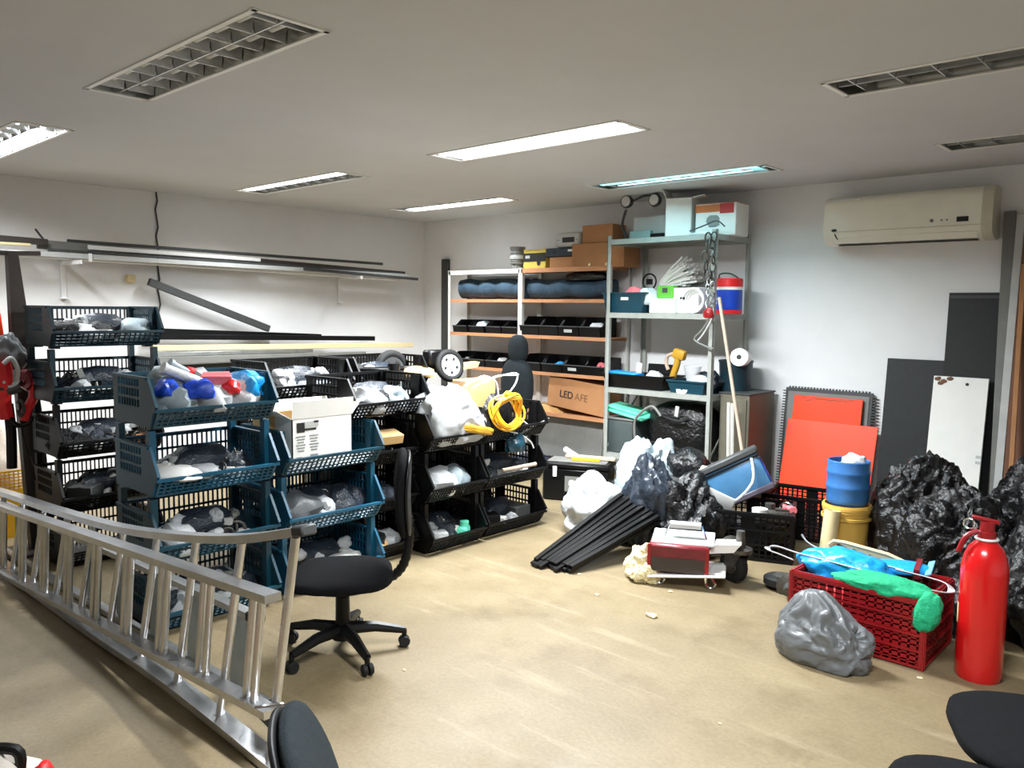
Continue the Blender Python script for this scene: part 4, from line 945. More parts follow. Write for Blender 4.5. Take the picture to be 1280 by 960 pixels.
# ---- grey rack: lower shelf (.90)
z3 = .901
tray('storage_tray', 'long black tray on the lower shelf of the grey rack', onB(802, 6.12, 470), 6.14, z3, (.66, .34, .125), m_black)
tray('storage_tray', 'teal tray right of the black one on the grey rack', onB(866, 6.08, 470), 6.12, z3, (.36, .32, .11), m_teal)
q = at(781, 459, 'y', 6.08); bm = nb(); box(bm, (0, 0, .02), (.30, .16, .035), rotm(0, 3), .006); tag(obj('blue_folder', bm, m_sky, None, (q.x, 6.1, z3+.10)), 'bright blue folder lying in the black tray', 'folder')
bm = nb(); box(bm, (0, 0, .07), (.06, .006, .13), rotm(10, 12)); tag(obj('white_leaflet', bm, m_paper, None, (onB(799, 6.18, 455), 6.18, z3+.09)), 'white leaflet standing in the black tray', 'leaflet')
bm = nb(); box(bm, (0, 0, .1), (.28, .02, .2), rotm(-8), .004); tag(obj('black_binder', bm, m_black, None, (onB(822, 6.28, 450), 6.34, z3+.01)), 'flat black binder leaning behind the black tray', 'binder')
put('bag0', m_clear, 'milky', .16, (onB(820, 6.12, 462), 6.1, z3+.07), 0, 'in the black tray on the grey rack', group=False)
q = at(842, 448, 'y', 6.14); t = thing('hand_drill', 'mustard yellow power tool standing on its nose on the grey rack', 'tool', (q.x, 6.14, z3+.03), 0)
bm = nb(); tube(bm, smoothpts([(-.02, 0, .0), (.0, 0, .1), (.035, 0, .2), (.05, 0, .30)], 5), .03, 10); obj('tool_body', bm, m_gold, t)
bm = nb(); box(bm, (.06, 0, .29), (.12, .07, .09), rotm(0, 14), .02, 2); obj('tool_head', bm, m_gold, t)
bm = nb(); tube(bm, smoothpts([(.02, 0, .30), (-.06, 0, .27), (-.07, 0, .2), (-.05, 0, .15)], 5), .016, 8); obj('tool_handle', bm, m_stick, t)
bm = nb(); lathe(bm, [(.035, 0), (.075, .17), (.078, .17), (.04, 0)], 20, cap=False); tag(obj('clear_cup', bm, P('clear_cup', (222, 224, 226), .15, alpha=.45), None, (onB(866, 6.08, 455), 6.08, z3+.06)), 'clear plastic cup standing in the teal tray', 'cup')
put('roll0', m_white, 'white', .11, (onB(856, 6.02, 470), 6.03, z3+.02), 0, 'in the teal tray on the grey rack', 70, group=False); put('bag3', m_filmb, 'dark', .24, (onB(884, 6.14, 460), 6.16, z3+.05), 0, 'in the teal tray on the grey rack', group=False); put('bag2', m_clear, 'milky', .18, (onB(876, 6.06, 468), 6.06, z3+.05), 0, 'in the teal tray on the grey rack', group=False)
t = thing('waste_bucket', 'dark teal bucket at the right end of the grey rack lower shelf', 'bucket', (onB(918, 6.30, 470), 6.32, z3))
bm = nb(); lathe(bm, [(.001, 0), (.125, 0), (.14, .27), (.146, .27), (.146, .285), (.134, .285), (.118, .01), (.001, .01)], 28, cap=False); obj('bucket_body', bm, m_teald, t)
t = thing('paper_roll', 'white paper roll hung at the right side of the grey rack', 'roll', (onB(926, 6.25, 450), 6.25, z3+.31)); bm = nb(); lathe(bm, [(.02, -.06), (.075, -.06), (.075, .06), (.02, .06)], 24, rotm(80, 0, 12), cap=False); lathe(bm, [(.02, .06), (.02, -.06)], 24, rotm(80, 0, 12), cap=False); obj('roll_body', bm, m_white, t)
bm = nb(); lathe(bm, [(.001, -.062), (.02, -.062), (.02, .062), (.001, .062)], 14, rotm(80, 0, 12)); obj('core', bm, m_ink, t)
# ---- grey rack: bottom shelf (.30): bag, mint sheet, glass-like box
z4 = .301
t = thing('travel_bag', 'large black soft bag on the bottom shelf of the grey rack', 'bag', (onB(855, 6.2, 550), 6.22, z4))
bm = nb(); pillow(bm, (.66, .40, .50), 4, .06, Matrix.Translation((0, 0, .25)), e=3); obj('bag_body', bm, m_film, t)
bm = nb(); tube(bm, smoothpts([(-.3, -.2, .12), (-.1, -.215, .15), (.12, -.215, .10), (.3, -.2, .11)], 6), .012, 6); obj('piping', bm, m_rubber, t)
bm = nb(); tube(bm, smoothpts([(-.18, -.19, .40), (-.05, -.25, .38), (.08, -.25, .36), (.14, -.19, .38)], 6), .014, 6); obj('carry_handle', bm, m_rubber, t)
obj('hang_tag', box(nb(), (.05, -.235, .44), (.035, .01, .09), rotm(0, 8)), m_lgrey, t, smooth=0)
t = thing('grey_case', 'dark grey-green case at the left of the grey rack bottom shelf', 'case', (onB(782, 6.12, 560), 6.16, z4)); obj('case_body', box(nb(), (0, 0, .15), (.30, .32, .30), None, .02, 2), P('slate_plastic', (74, 84, 84), .45), t); obj('case_lid', box(nb(), (0, 0, .31), (.31, .33, .025), None, .01), m_mgrey, t)
bm = nb(); box(bm, (0, 0, .0), (.42, .24, .03), rotm(6, 9, 0), .012); box(bm, (-.02, .01, .03), (.36, .22, .03), rotm(4, 9, 3), .012); tag(obj('mint_packet', bm, m_mint, None, (onB(786, 6.08, 520), 6.1, z4+.37)), 'mint green folded packet on the grey-green case', 'packet')
cable('grey hose arching over the bottom shelf of the grey rack', [(795, 560), (793, 530), (800, 517), (815, 508), (826, 520)], 5.94, .012, m_mgrey, 'hose', 'hose', ax='y')
# ---- olive cabinet and poles right of the grey rack
cab = thing('metal_cabinet', 'low olive grey metal cabinet right of the grey rack', 'cabinet', (-3.135, 6.30, 0))
obj('cabinet_body', box(nb(), (0, .01, .46), (.26, .46, .92), None, .006), P('olive_steel', (104, 100, 86), .5), cab)
obj('cabinet_top', box(nb(), (0, .01, .925), (.275, .475, .014), None, .003), m_dgrey, cab)
obj('cabinet_door', box(nb(), (.0, -.226, .46), (.22, .012, .84), None, .003), P('olive_steel', (104, 100, 86)), cab)
for k, pxx in enumerate((902, 909)):
    q0, q1 = at(pxx, 492, 'y', 5.98), at(pxx-1, 590, 'y', 5.92); bm = nb(); bar(bm, (0, 0, 0), (q0.x-q1.x, .05, .86), .022, .022, .002); bar(bm, (-.002, -.013, .01), (-.002, -.013, .1), .024, .004); tag(obj('thin_post', bm, m_rackw, None, (q1.x+.06, 5.94-.03*k, 0)), ('pale thin post leaning between the grey rack and the cabinet', 'second pale thin post beside the first')[k], 'post', 'thin posts by the cabinet')
p0, p1 = at(928, 566, 'y', 5.72), at(899, 372, 'y', 5.92)
t = thing('broom', 'long pale wooden broom stick leaning on the grey rack', 'broom', (p0.x, p0.y, 0)); bm = nb(); pb = p0-(p1-p0)*((p0.z-.03)/(p1.z-p0.z)); cyl(bm, pb-Vector((p0.x, p0.y, 0)), p1-Vector((p0.x, p0.y, 0)), .014, 10); obj('stick', bm, m_stick, t)
d0 = pb-Vector((p0.x, p0.y, 0)); obj('broom_head', box(nb(), (d0.x, d0.y, .03), (.28, .05, .06), rotm(0, 0, 20), .01), m_dgrey, t)

# ================================================================== PANELS AGAINST THE BACK WALL
def leaner(name, label, px_l, px_r, py, ztop, th, m, ytop, ybot, cat='board', parts=None):
    """a board standing on the floor and leaning back against the wall; px_l/px_r at its top edge"""
    a, b = at(px_l, py, 'y', ytop), at(px_r, py, 'y', ytop); W = b.x-a.x
    ln = math.hypot(ztop, ytop-ybot); ang = math.atan2(ytop-ybot, ztop)
    t = thing(name, label, cat, ((a.x+b.x)/2, ybot, .012), 0, None, (-ang, 0, 0))
    obj('board', box(nb(), (0, 0, ln/2), (W, th, ln), None, .002), m, t)
    return t, W, ln
t, W, ln = leaner('leaning_board', 'tall black painted board leaning on the wall, tallest one', 1187, 1254, 368, 1.74, .018, m_board, 6.57, 6.48)
obj('worn_edge', box(nb(), (0, -.0095, ln-.03), (W*.96, .002, .02)), m_dgrey, t, smooth=0)
t, W, ln = leaner('leaning_board', 'shorter black board leaning on the wall beside the orange panels', 1110, 1190, 450, 1.24, .018, m_board, 6.55, 6.42)
for zz, xx, ww in ((.42, .02, .3), (.30, -.05, .2)): obj('scratch', box(nb(), (xx, -.0095, zz), (ww, .002, .004)), m_mgrey, t, smooth=0)
t, W, ln = leaner('white_board', 'white board with a hole leaning before the black boards', 1168, 1237, 470, 1.13, .02, m_paper, 6.48, 6.33)
bm = nb(); lathe(bm, [(.001, 0), (.011, 0), (.011, .003), (.001, .003)], 14, Matrix.Translation((.045, -.0098, ln-.05)) @ rotm(90)); obj('hole', bm, m_ink, t)
for k, (xx, zz) in enumerate(((-W/2+.03, ln-.02), (-W/2+.07, ln-.035), (-W/2+.11, ln-.015), (-W/2+.05, ln-.05))): bm = nb(); blob(bm, (.045, .005, .03), k, .3, 2, 2, .9); obj('chipped_patch', bm, m_brown, t, (xx, -.011, zz-.015))
for zz in (ln-.56, ln-.60): obj('latch_slot', box(nb(), (W/2-.02, -.0105, zz), (.03, .003, .02)), m_lgrey, t, smooth=0)
# grey toothed frame and orange boards
t, W, ln = leaner('toothed_frame', 'grey board with toothed edges behind the orange boards', 983, 1092, 492, .955, .016, m_dgrey, 6.57, 6.47)
for s in (-1, 1):
    for i in range(40):
        if s > 0 and i < 20: continue
        obj('tooth', box(nb(), (s*(W/2+.012), 0, .03+i*(ln-.06)/39), (.024, .014, .010)), m_dgrey, t, smooth=0)
for i in range(26): obj('tooth', box(nb(), (-W/2+.03+i*(W-.06)/25, 0, ln+.006), (.012, .014, .012)), m_dgrey, t, smooth=0)
obj('face_sheet', box(nb(), (0, -.010, ln/2), (W-.05, .004, ln-.06)), m_mgrey, t, smooth=0)
t, W, ln = leaner('orange_board', 'orange board behind, leaning on the grey toothed board', 993, 1079, 501, .90, .014, m_orange, 6.53, 6.40)
bm = nb()
g = random.Random(2)
for i in range(9): box(bm, (-W*.35+i*W*.085, -.0075, ln-.025+g.uniform(-.012, .012)), (.05, .002, .005), rotm(0, g.uniform(-20, 20)))
obj('worn_marks', bm, m_brown, t, smooth=0)
t, W, ln = leaner('orange_board', 'wide orange board in front, lower than the other orange one', 985, 1098, 535, .70, .014, m_orange, 6.50, 6.33)
# poles and boards at the right edge
def pole(label, a, b, ya, yb, w_, d_, m, name='pole'):
    p, q = at(*a, 'y', ya), at(*b, 'y', yb); q = q+(q-p)*((q.z-.01)/(p.z-q.z)); bm = nb(); bar(bm, p-q, Vector((0, 0, 0)), w_, d_, .003, up=(1, 0, 0)); tag(obj(name, bm, m, None, q), label, name.split('_')[-1], 'poles leaning at the right of the back wall')
pole('grey flat pole leaning high at the right end of the wall', (1263, 264), (1246, 585), 6.56, 6.40, .03, .075, m_mgrey)
pole('pale slim pole leaning right of the grey flat pole', (1277, 268), (1249, 590), 6.52, 6.30, .03, .05, m_lgrey)
pole('dark edge pole between the black board and the grey pole', (1255, 335), (1249, 590), 6.57, 6.44, .03, .03, m_dgrey)
pole('brown wooden board leaning at the right picture edge', (1300, 268), (1276, 590), 6.52, 6.30, .02, .20, m_brown, 'brown_board')
pole('thin tan strip leaning before the brown board', (1280, 330), (1264, 590), 6.45, 6.22, .02, .03, m_card)

# ================================================================== FLOOR CLUTTER, MIDDLE
# black toolbox
tb = thing('tool_box', 'black tool box with grey lid tray behind the white sacks', 'tool box', (-4.16, 5.34, 0), 24)
obj('box_body', box(nb(), (0, 0, .14), (.56, .28, .27), None, .012), m_black, tb); l = obj('lid', box(nb(), (0, 0, .30), (.58, .30, .05), None, .015), m_black, tb)
obj('lid_tray', box(nb(), (0, 0, .327), (.50, .20, .012), None, .004), m_mgrey, l); obj('latch', box(nb(), (-.17, -.148, .25), (.035, .012, .09), None, .003), m_white, tb); obj('latch', box(nb(), (.17, -.148, .25), (.035, .012, .09), None, .003), m_black, tb)
st = obj('sticker', box(nb(), (-.02, -.1415, .15), (.13, .003, .13)), m_mgrey, tb, smooth=0); bm = nb(); blob(bm, (.07, .004, .06), 3, .3, 2, 2, .9); obj('sticker_mark', bm, m_white, st, (-.02, -.1425, .13))
t = thing('spirit_level', 'yellow level lying on the tool box lid', 'level', (-4.08, 5.33, .3335), 28); obj('level_body', box(nb(), (0, 0, .012), (.24, .03, .024), None, .003), m_yellow, t); obj('vial', box(nb(), (0, 0, .0245), (.04, .02, .006), None, .002), m_lime, t)
bm = nb(); bar(bm, (-.22, 0, .0), (.22, 0, .0), .05, .03, .006); tag(obj('wooden_batten', bm, m_stick, None, (-4.10, 5.42, .349), (0, 0, R(20))), 'short pale wooden batten lying on the tool box', 'batten')
bm = nb(); cyl(bm, (-.40, .10, .19), (.36, -.10, .0), .028, 12); tag(obj('white_tube', bm, m_white, None, (-4.28, 5.70, .11)), 'white tube lying across behind the tool box', 'tube')
# sacks
def sack(name, label, loc, size, seed, m, amp=.16, f=1.6, spikes=(), rz=0, cat='sack', sub=5, flat=.5, crease=.6, group=None, pleat=()):
    bm = nb(); blob(bm, size, seed, amp, f, sub, flat, spikes, Matrix.Rotation(R(rz), 4, 'Z'), crease, pleat); return tag(obj(name, bm, m, None, loc, smooth=60), label, cat, group)
SG = 'plastic sacks on the floor by the racks'
sack('white_sack', 'white woven sack slumped beside the black slats', (-3.38, 4.58, 0), (.60, .46, .345), 11, m_wfilm, .2, 1.3, [((-.35, .2, 1), .55, .06)], -10, group=SG, pleat=[((-.35, .2, 1), 8, .22), ((.6, -.7, .3), 6, .16)])
sack('white_sack', 'bluish white sack with pointed corner behind the first sack', (-3.32, 5.05, 0), (.46, .40, .62), 14, m_wfilm2, .2, 1.5, [((.55, .4, .9), .4, .04)], group=SG, pleat=[((.55, .4, .9), 9, .22)])
sack('black_bag', 'crumpled dark bluish plastic bag propped between sacks and crate', (-2.98, 4.62, 0), (.42, .34, .56), 21, m_filmb, .22, 1.7, [((-.2, .0, 1), .25, .08)], cat='bag', pleat=[((-.2, 0, 1), 11, .16)])
sack('black_bag', 'black plastic bag spread over the floor clutter', (-2.76, 4.72, 0), (.56, .5, .44), 23, m_film, .24, 1.7, [((.2, .3, 1), .25, .06)], cat='bag', pleat=[((.2, .3, 1), 12, .15)])
sack('black_bag', 'small shiny black bag on top of the clutter by the blue box', (-3.0, 5.15, .40), (.34, .26, .20), 25, m_film, .2, 1.6, cat='bag', sub=4)
bm = nb(); box(bm, (0, 0, .2), (.5, .4, .4), None, .05, 2); tag(obj('dark_carton', bm, m_dgrey, None, (-3.0, 5.18, 0), (0, 0, R(15))), 'dark box buried under the black bags', 'box')
sack('cream_cloth', 'beige cloth bundle against the tilted blue box', (-2.73, 5.02, .30), (.28, .22, .22), 31, P('beige_cloth', (200, 192, 172), .8, bump=.3), .2, 1.8, cat='cloth', sub=4)
# black slats
g = random.Random(9)
POS = ('leftmost', 'second from left', 'third from left', 'fourth from left', 'fifth from left', 'sixth from left', 'seventh from left', 'rightmost')
for layer in (0, 1):
    for i in range(8):
        u_ = i/7; a = Vector((-3.235+.245*u_+.012*layer, 3.70+.04*u_+g.uniform(-.025, .025)+.03*layer, .013+.026*layer)); b = Vector((-3.10+.29*u_, 4.50+g.uniform(-.03, .03)-.02*layer, .33-.10*u_+.028*layer))
        bm = nb(); bar(bm, (0, 0, 0), b-a, .038, .022, .003); tag(obj('plastic_profile', bm, m_black, None, a), 'long black plastic profile, %s in the %s layer of the leaning bundle' % (POS[i], ('lower', 'upper')[layer]), 'profile', 'bundle of black profiles')
# maroon lantern box on a white tray
t = thing('lantern_box', 'maroon metal box with white handle on the floor before the crate', 'box', (-2.42, 4.12, 0), 27)
obj('tray', box(nb(), (.03, .0, .075), (.44, .30, .012), rotm(0, -5), .004), m_white, t)
obj('box_body', box(nb(), (-.02, -.02, .165), (.34, .20, .16), None, .012), m_maroon, t); obj('dark_front', box(nb(), (-.02, -.124, .13), (.30, .006, .08)), m_dbrown, t, smooth=0)
obj('top_plate', box(nb(), (0, .03, .255), (.36, .22, .014), rotm(6), .004), m_lgrey, t)
for s in (-1, 1): obj('corner_strip', box(nb(), (-.02+s*.165, -.12, .17), (.02, .012, .15)), m_redp, t, smooth=0)
bm = nb(); cyl(bm, (-.08, .02, .335), (.10, .02, .335), .022, 12); h_ = obj('handle_grip', bm, m_lgrey, t)
for s in (-.085, .105): bm = nb(); tube(bm, [(s, .02, .335), (s*1.25, .02, .262)], .006, 6); obj('handle_wire', bm, m_chrome, h_)
for xx, yy in ((-.12, -.1), (.17, -.1), (-.12, .1), (.17, .1)):
    bm = nb(); tube(bm, smoothpts([(xx, yy, .07), (xx+.025, yy, .03), (xx, yy, .008), (xx-.03, yy, .03), (xx-.03, yy, .07)], 4), .007, 6); obj('foot_loop', bm, m_chrome, t)
bm = nb(); prism(bm, [(-.06, 0), (.10, .02), (.14, .07), (.0, .06)], .12); obj('torn_sheet', bm, m_white, t, (.19, .02, .19))
sack('foam_lump', 'lump of cream foam beside the maroon box', (-2.60, 3.98, 0), (.20, .17, .18), 41, m_foam, .35, 2.0, [((.2, .1, 1), .35, .1)], cat='foam', sub=5, crease=.8)
# industrial casters and clamps
def big_caster(label, loc, rz, tilt=0):
    t = thing('caster_wheel', label, 'caster', loc, rz, 'loose industrial casters')
    bm = nb(); lathe(bm, [(.02, -.028), (.085, -.028), (.10, -.018), (.10, .018), (.085, .028), (.02, .028)], 28, Matrix.Translation((0, 0, .10)) @ rotm(90)); obj('wheel', bm, m_rubber, t)
    bm = nb(); lathe(bm, [(.001, -.034), (.045, -.034), (.05, -.026), (.05, .026), (.045, .034), (.001, .034)], 20, Matrix.Translation((0, 0, .10)) @ rotm(90)); obj('hub', bm, m_rust, t)
    for s in (-1, 1): bm = nb(); prism(bm, [(-.035, .08), (.035, .08), (.10, .2), (-.02, .2)], .007, Matrix.Translation((0, s*.042, 0))); obj('fork', bm, m_rust, t)
    bm = nb(); lathe(bm, [(.001, .19), (.065, .19), (.07, .2), (.07, .215), (.03, .225), (.024, .32), (.001, .32)], 20, Matrix.Translation((.05, 0, 0))); obj('swivel_stem', bm, m_rust, t)
    return t
big_caster('grey industrial caster with upright stem before the black crate', (-2.20, 4.33, 0), -20)
t = big_caster('second industrial caster lying behind the maroon box', (-2.42, 4.46, .12), 60); t.rotation_euler = (R(70), 0, R(50))
t = big_caster('third industrial caster lying at the foot of the black crate', (-1.98, 4.52, .04), 10); t.rotation_euler = (R(88), 0, R(20))
# black crate with contents and another behind it
def vcrate(name, label, loc, rz, s, m, nu=14, nv=3, group=None, du=.012):
    """closed-front vegetable crate: lattice walls with rim and ribs"""
    t = thing(name, label, 'crate', loc, rz, group); W, D, Hh = s
    for nme, o, u in (('long_side', (-W/2, -D/2), (W, 0)), ('long_side', (-W/2, D/2), (W, 0)), ('end_side', (-W/2, -D/2), (0, D)), ('end_side', (W/2, -D/2), (0, D))):
        bm = nb(); k = nu if nme == 'long_side' else int(nu*.66)
        lattice(bm, (o[0], o[1], .01), (u[0], u[1], 0), (0, 0, Hh-.02), k, nv*3, du, .007, .008, .03)
        for j in range(nv+1): 
            z = .012+(Hh-.03)*j/nv; sx = 0 if u[0] else (1 if o[0] > 0 else -1); sy = 0 if u[1] else (1 if o[1] > 0 else -1)
            bar(bm, (o[0]+sx*.006, o[1]+sy*.006, z), (o[0]+u[0]+sx*.006, o[1]+u[1]+sy*.006, z), .012, .010)
        u3 = Vector((u[0], u[1], 0)); o3 = Vector((o[0], o[1], 0)); c_ = o3+u3*.5
        if nme == 'long_side': box(bm, (c_.x, c_.y, Hh*.5), (W*.16, .006, Hh*.9))
        obj(nme, bm, m, t, smooth=0)
    bm = nb(); box(bm, (0, 0, .012), (W-.02, D-.02, .014)); obj('base', bm, m, t, smooth=0)
    bm = nb(); o = [(-W/2, -D/2), (W/2, -D/2), (W/2, D/2), (-W/2, D/2)]
    for i in range(4): bar(bm, (*o[i], Hh-.008), (*o[(i+1) % 4], Hh-.008), .026, .016)
    for x_, y_2 in o: box(bm, (x_, y_2, Hh/2), (.022, .022, Hh))
    obj('rim', bm, m, t, smooth=0); return t
vcrate('plastic_crate', 'black lattice crate full of tools under the blue box', (-2.42, 4.98, 0), 22, (.54, .44, .31), m_black)
vcrate('plastic_crate', 'second black lattice crate behind, by the yellow bucket', (-2.33, 5.66, 0), 10, (.50, .40, .30), m_black)
WW = 'in the black crate under the blue box'
put('roll1', m_white, 'white', .1, (-2.30, 4.86, .28), 0, WW, group=False); put('fixture1', m_rust, 'oily', .2, (-2.24, 5.02, .22), 30, WW, group=False); put('clamp0', m_chrome, 'shiny', .13, (-2.22, 5.08, .27), 20, WW, group=False); put('bag0', m_film, 'black', .34, (-2.45, 5.0, .05), 0, WW, group=False); put('fixture2', m_black, 'black', .28, (-2.30, 5.0, .05), 80, WW, group=False); put('elbow0', m_pink, 'pinkish', .1, (-2.18, 5.0, .30), 20, WW, group=False)
bm = nb(); box(bm, (0, 0, 0), (.32, .03, .10), rotm(0, 22), .02, 2); tag(obj('grey_paddle', bm, m_lgrey, None, (-2.60, 4.76, .38), (0, 0, R(24))), 'light grey plastic blade lying over the crate edge', 'blade')
# tilted blue container with dark lid and white handle
t = thing('blue_container', 'translucent blue box with dark lid tilted on the black crate', 'container', (-2.53, 5.12, .315), 0, None, (R(-8), R(-28), R(30)))
bm = nb(); Wc, Dc, Hc = .44, .30, .26
box(bm, (0, 0, Hc/2), (Wc*.94, Dc*.94, Hc), None, .02, 2); obj('tub', bm, P('smoky_blue_plastic', (70, 120, 160), .3, var=.15), t)
obj('lid', box(nb(), (0, 0, Hc+.02), (Wc, Dc, .05), None, .012), m_dgrey, t); obj('lid_seam', box(nb(), (0, 0, Hc-.02), (Wc*.98, Dc*.98, .012)), m_black, t, smooth=0)
obj('base_band', box(nb(), (0, 0, .02), (Wc*.98, Dc*.98, .045), None, .01), P('mauve_grey', (84, 76, 88), .5), t); obj('side_panel', box(nb(), (Wc*.47+.003, 0, Hc/2), (.006, Dc*.8, Hc*.7), None, .002), m_blued, t)
bm = nb(); tube(bm, smoothpts([(Wc/2-.06, -Dc/2-.012, Hc-.02), (.10, -Dc/2-.05, .10), (-.05, -Dc/2-.05, .03), (-Wc/2+.08, -Dc/2-.03, .05), (-Wc/2+.03, -Dc/2-.012, Hc-.06)], 8), .009, 8); obj('carry_handle', bm, m_white, t)
# loose rubbish on the floor
for i, (a, b, s) in enumerate(((815, 771, .045), (746, 744, .02), (724, 718, .015), (838, 740, .02), (1150, 848, .015), (505, 838, .012), (900, 905, .01), (985, 790, .012))):
    q = at(a, b, 'z', 0); tag(obj('paper_crumb', blob(nb(), (s*1.6, s, s*.4), i, .3, 2, 2, .3), m_cream, None, (q.x, q.y, .001)), 'tiny pale crumb of rubbish on the bare floor', 'crumb', 'crumbs on the floor')

# ================================================================== RIGHT SIDE
# bucket and cut water bottle
B0 = Vector((-1.93, 5.36, 0))
t = thing('paint_bucket', 'yellow plastic bucket under the blue water bottle', 'bucket', B0)
bm = nb(); lathe(bm, [(.001, 0), (.125, 0), (.145, .30), (.152, .30), (.152, .315), (.156, .318), (.156, .335), (.15, .335), (.15, .345), (.14, .345), (.12, .012), (.001, .012)], 32, cap=False); obj('bucket_body', bm, m_yel2, t)
bm = nb(); lathe(bm, [(.150, .25), (.158, .252), (.158, .268), (.15, .27)], 32, cap=False); obj('collar_ring', bm, m_yel2, t)
t = thing('water_bottle', 'blue water cooler bottle with cut top on the yellow bucket', 'bottle', B0+Vector((.0, .0, .345)))
bm = nb(); lathe(bm, [(.001, 0), (.118, 0), (.128, .014), (.132, .04), (.132, .10), (.137, .11), (.137, .125), (.132, .135), (.132, .195), (.137, .205), (.137, .22), (.132, .23), (.133, .285), (.127, .29), (.122, .285), (.124, .19), (.115, .02), (.001, .015)], 36, cap=False); obj('bottle_body', bm, m_blue, t)
bm = nb(); blob(bm, (.16, .12, .10), 3, .25, 2, 3, .4); obj('stuffed_film', bm, m_clear, t, (.03, 0, .24))
bm = nb(); lathe(bm, [(.001, .18), (.128, .18), (.128, .19), (.001, .19)], 24); obj('contents_level', bm, m_dgrey, t)
t = thing('cream_pipe', 'short cream pipe leaning on the yellow bucket', 'pipe', B0+Vector((-.03, -.24, 0))); bm = nb(); lathe(bm, [(.036, 0), (.05, 0), (.05, .33), (.036, .33)], 22, rotm(-8, 2), cap=False); lathe(bm, [(.036, .33), (.036, 0)], 22, rotm(-8, 2), cap=False); obj('pipe_wall', bm, m_cream, t)
# bin bags
BG = 'black bin bags heaped at the right'
sack('bin_bag', 'black bin bag beside the blue bottle, left of the heap', (-1.52, 5.54, 0), (.66, .58, .63), 51, m_film, .20, 1.7, [((.1, .1, 1), .12, .2)], cat='bag', group=BG, sub=6, crease=.8, pleat=[((.1, .1, 1), 17, .10)])
sack('bin_bag', 'black bin bag in the middle of the heap, in front', (-1.20, 5.0, 0), (.60, .48, .56), 53, m_film, .18, 1.8, [((.5, -.2, .8), .15, .15)], cat='bag', group=BG, sub=6, crease=.8, pleat=[((.5, -.2, .8), 15, .10)])
sack('bin_bag', 'large black bin bag at the right edge, top of the heap', (-.76, 5.56, 0), (.96, .74, .78), 57, m_film, .18, 1.7, cat='bag', group=BG, sub=6, crease=.8, pleat=[((-.2, -.3, 1), 16, .10)])
sack('bin_bag', 'black bin bag behind the fire extinguisher', (-.58, 4.66, 0), (.70, .78, .62), 59, m_film, .2, 1.7, cat='bag', group=BG, sub=6, crease=.8, pleat=[((0, 0, 1), 15, .10)])
sack('bin_bag', 'flat black bag on the floor between red crate and extinguisher', (-.97, 4.47, 0), (.24, .34, .32), 61, m_film, .2, 1.8, cat='bag', group=BG)
# red crate
CX, CY = -1.32, 4.035
vcrate('plastic_crate', 'dark red lattice crate filled with coloured bags', (CX, CY, 0), 0, (.61, .42, .32), m_redp, 16, 4, du=.027)
inn = lambda dx, dy, z: (CX+dx, CY+dy, z)
sack('red_bag', 'bright red bag inside the red crate', inn(-.02, -.04, .03), (.50, .28, .29), 71, m_redb, .12, 1.6, cat='bag', sub=4)
sack('dark_bag', 'dark cloth bag inside the red crate, at the right', inn(.16, .08, .03), (.22, .2, .26), 72, m_filmb, .15, 1.6, cat='bag', sub=4)
sack('blue_bag', 'bright blue plastic bag spilling along the red crate', inn(-.11, -.02, .27), (.46, .22, .15), 73, m_sky, .2, 1.7, cat='bag', sub=5)
t = thing('blue_packet', 'light blue packet with a dark red stripe on the blue bag', 'packet', inn(.09, .08, .36), 8, None, (R(15), R(-6), R(6)))
obj('packet_body', pillow(nb(), (.30, .11, .05), 3, .05, e=2.6), m_sky, t); obj('stripe', box(nb(), (.10, 0, .002), (.025, .112, .05)), m_maroon, t, smooth=0); obj('crimped_end', box(nb(), (.15, 0, .01), (.03, .13, .006), rotm(0, -20)), P('pale_blue_film', (120, 196, 240), .4), t, smooth=0)
sack('green_cloth', 'green cloth hanging over the right corner of the red crate', inn(.11, -.165, .30), (.44, .13, .085), 75, m_green, .15, 2, cat='cloth', sub=5)
bm = nb(); pillow(bm, (.11, .08, .19), 4, .12, rotm(0, 14), e=2.3); tag(obj('green_glove', bm, m_green, None, inn(.315, -.205, .27)), 'green glove end drooping over the crate corner', 'glove')
def strap(label, px, y, w_, m, group='clear straps over the red crate', name='plastic_strap'):
    pts = smoothpts([at(a, b, 'y', y+d) for a, b, d in px], 6); o = pts[0].copy(); bm = nb(); rings = []
    for i, p in enumerate(pts):
        d = (pts[min(i+1, len(pts)-1)]-pts[max(i-1, 0)]).normalized(); s = d.cross(Vector((0, .5, 1))).normalized(); n = s.cross(d)
        rings.append([bm.verts.new(p-o+s*a*w_/2+n*b*.002) for a, b in ((-1, -1), (1, -1), (1, 1), (-1, 1))])
    for A, B in zip(rings, rings[1:]):
        for j in range(4): bm.faces.new((A[j], A[(j+1) % 4], B[(j+1) % 4], B[j]))
    bm.faces.new(rings[0]); bm.faces.new(rings[-1]); bmesh.ops.recalc_face_normals(bm, faces=bm.faces)
    tag(obj(name, bm, m, None, o), label, 'strap', group)
m_strap = P('frosted_strap', (206, 208, 214), .35, var=.05)
strap('long frosted strap lying over the blue bag with a loop at left', [(992, 700, 0), (975, 693, 0), (962, 688, .0), (960, 684, .03), (972, 683, .05), (1000, 692, .05), (1060, 708, -.03), (1110, 722, -.05), (1165, 738, -.02), (1188, 740, .02), (1184, 730, .06), (1160, 722, .08), (1120, 712, .08)], 3.93, .03, m_strap)
strap('second frosted strap behind the blue bag ending in a hook', [(1002, 668, 0), (1010, 678, 0), (1030, 688, 0), (1075, 699, 0), (1130, 713, .02)], 4.06, .028, m_strap)
t = thing('plastic_carrier', 'cream plastic carrier with slots behind the blue bag', 'carrier', at(1095, 690, 'y', 4.20)); q0 = at(1095, 690, 'y', 4.20)
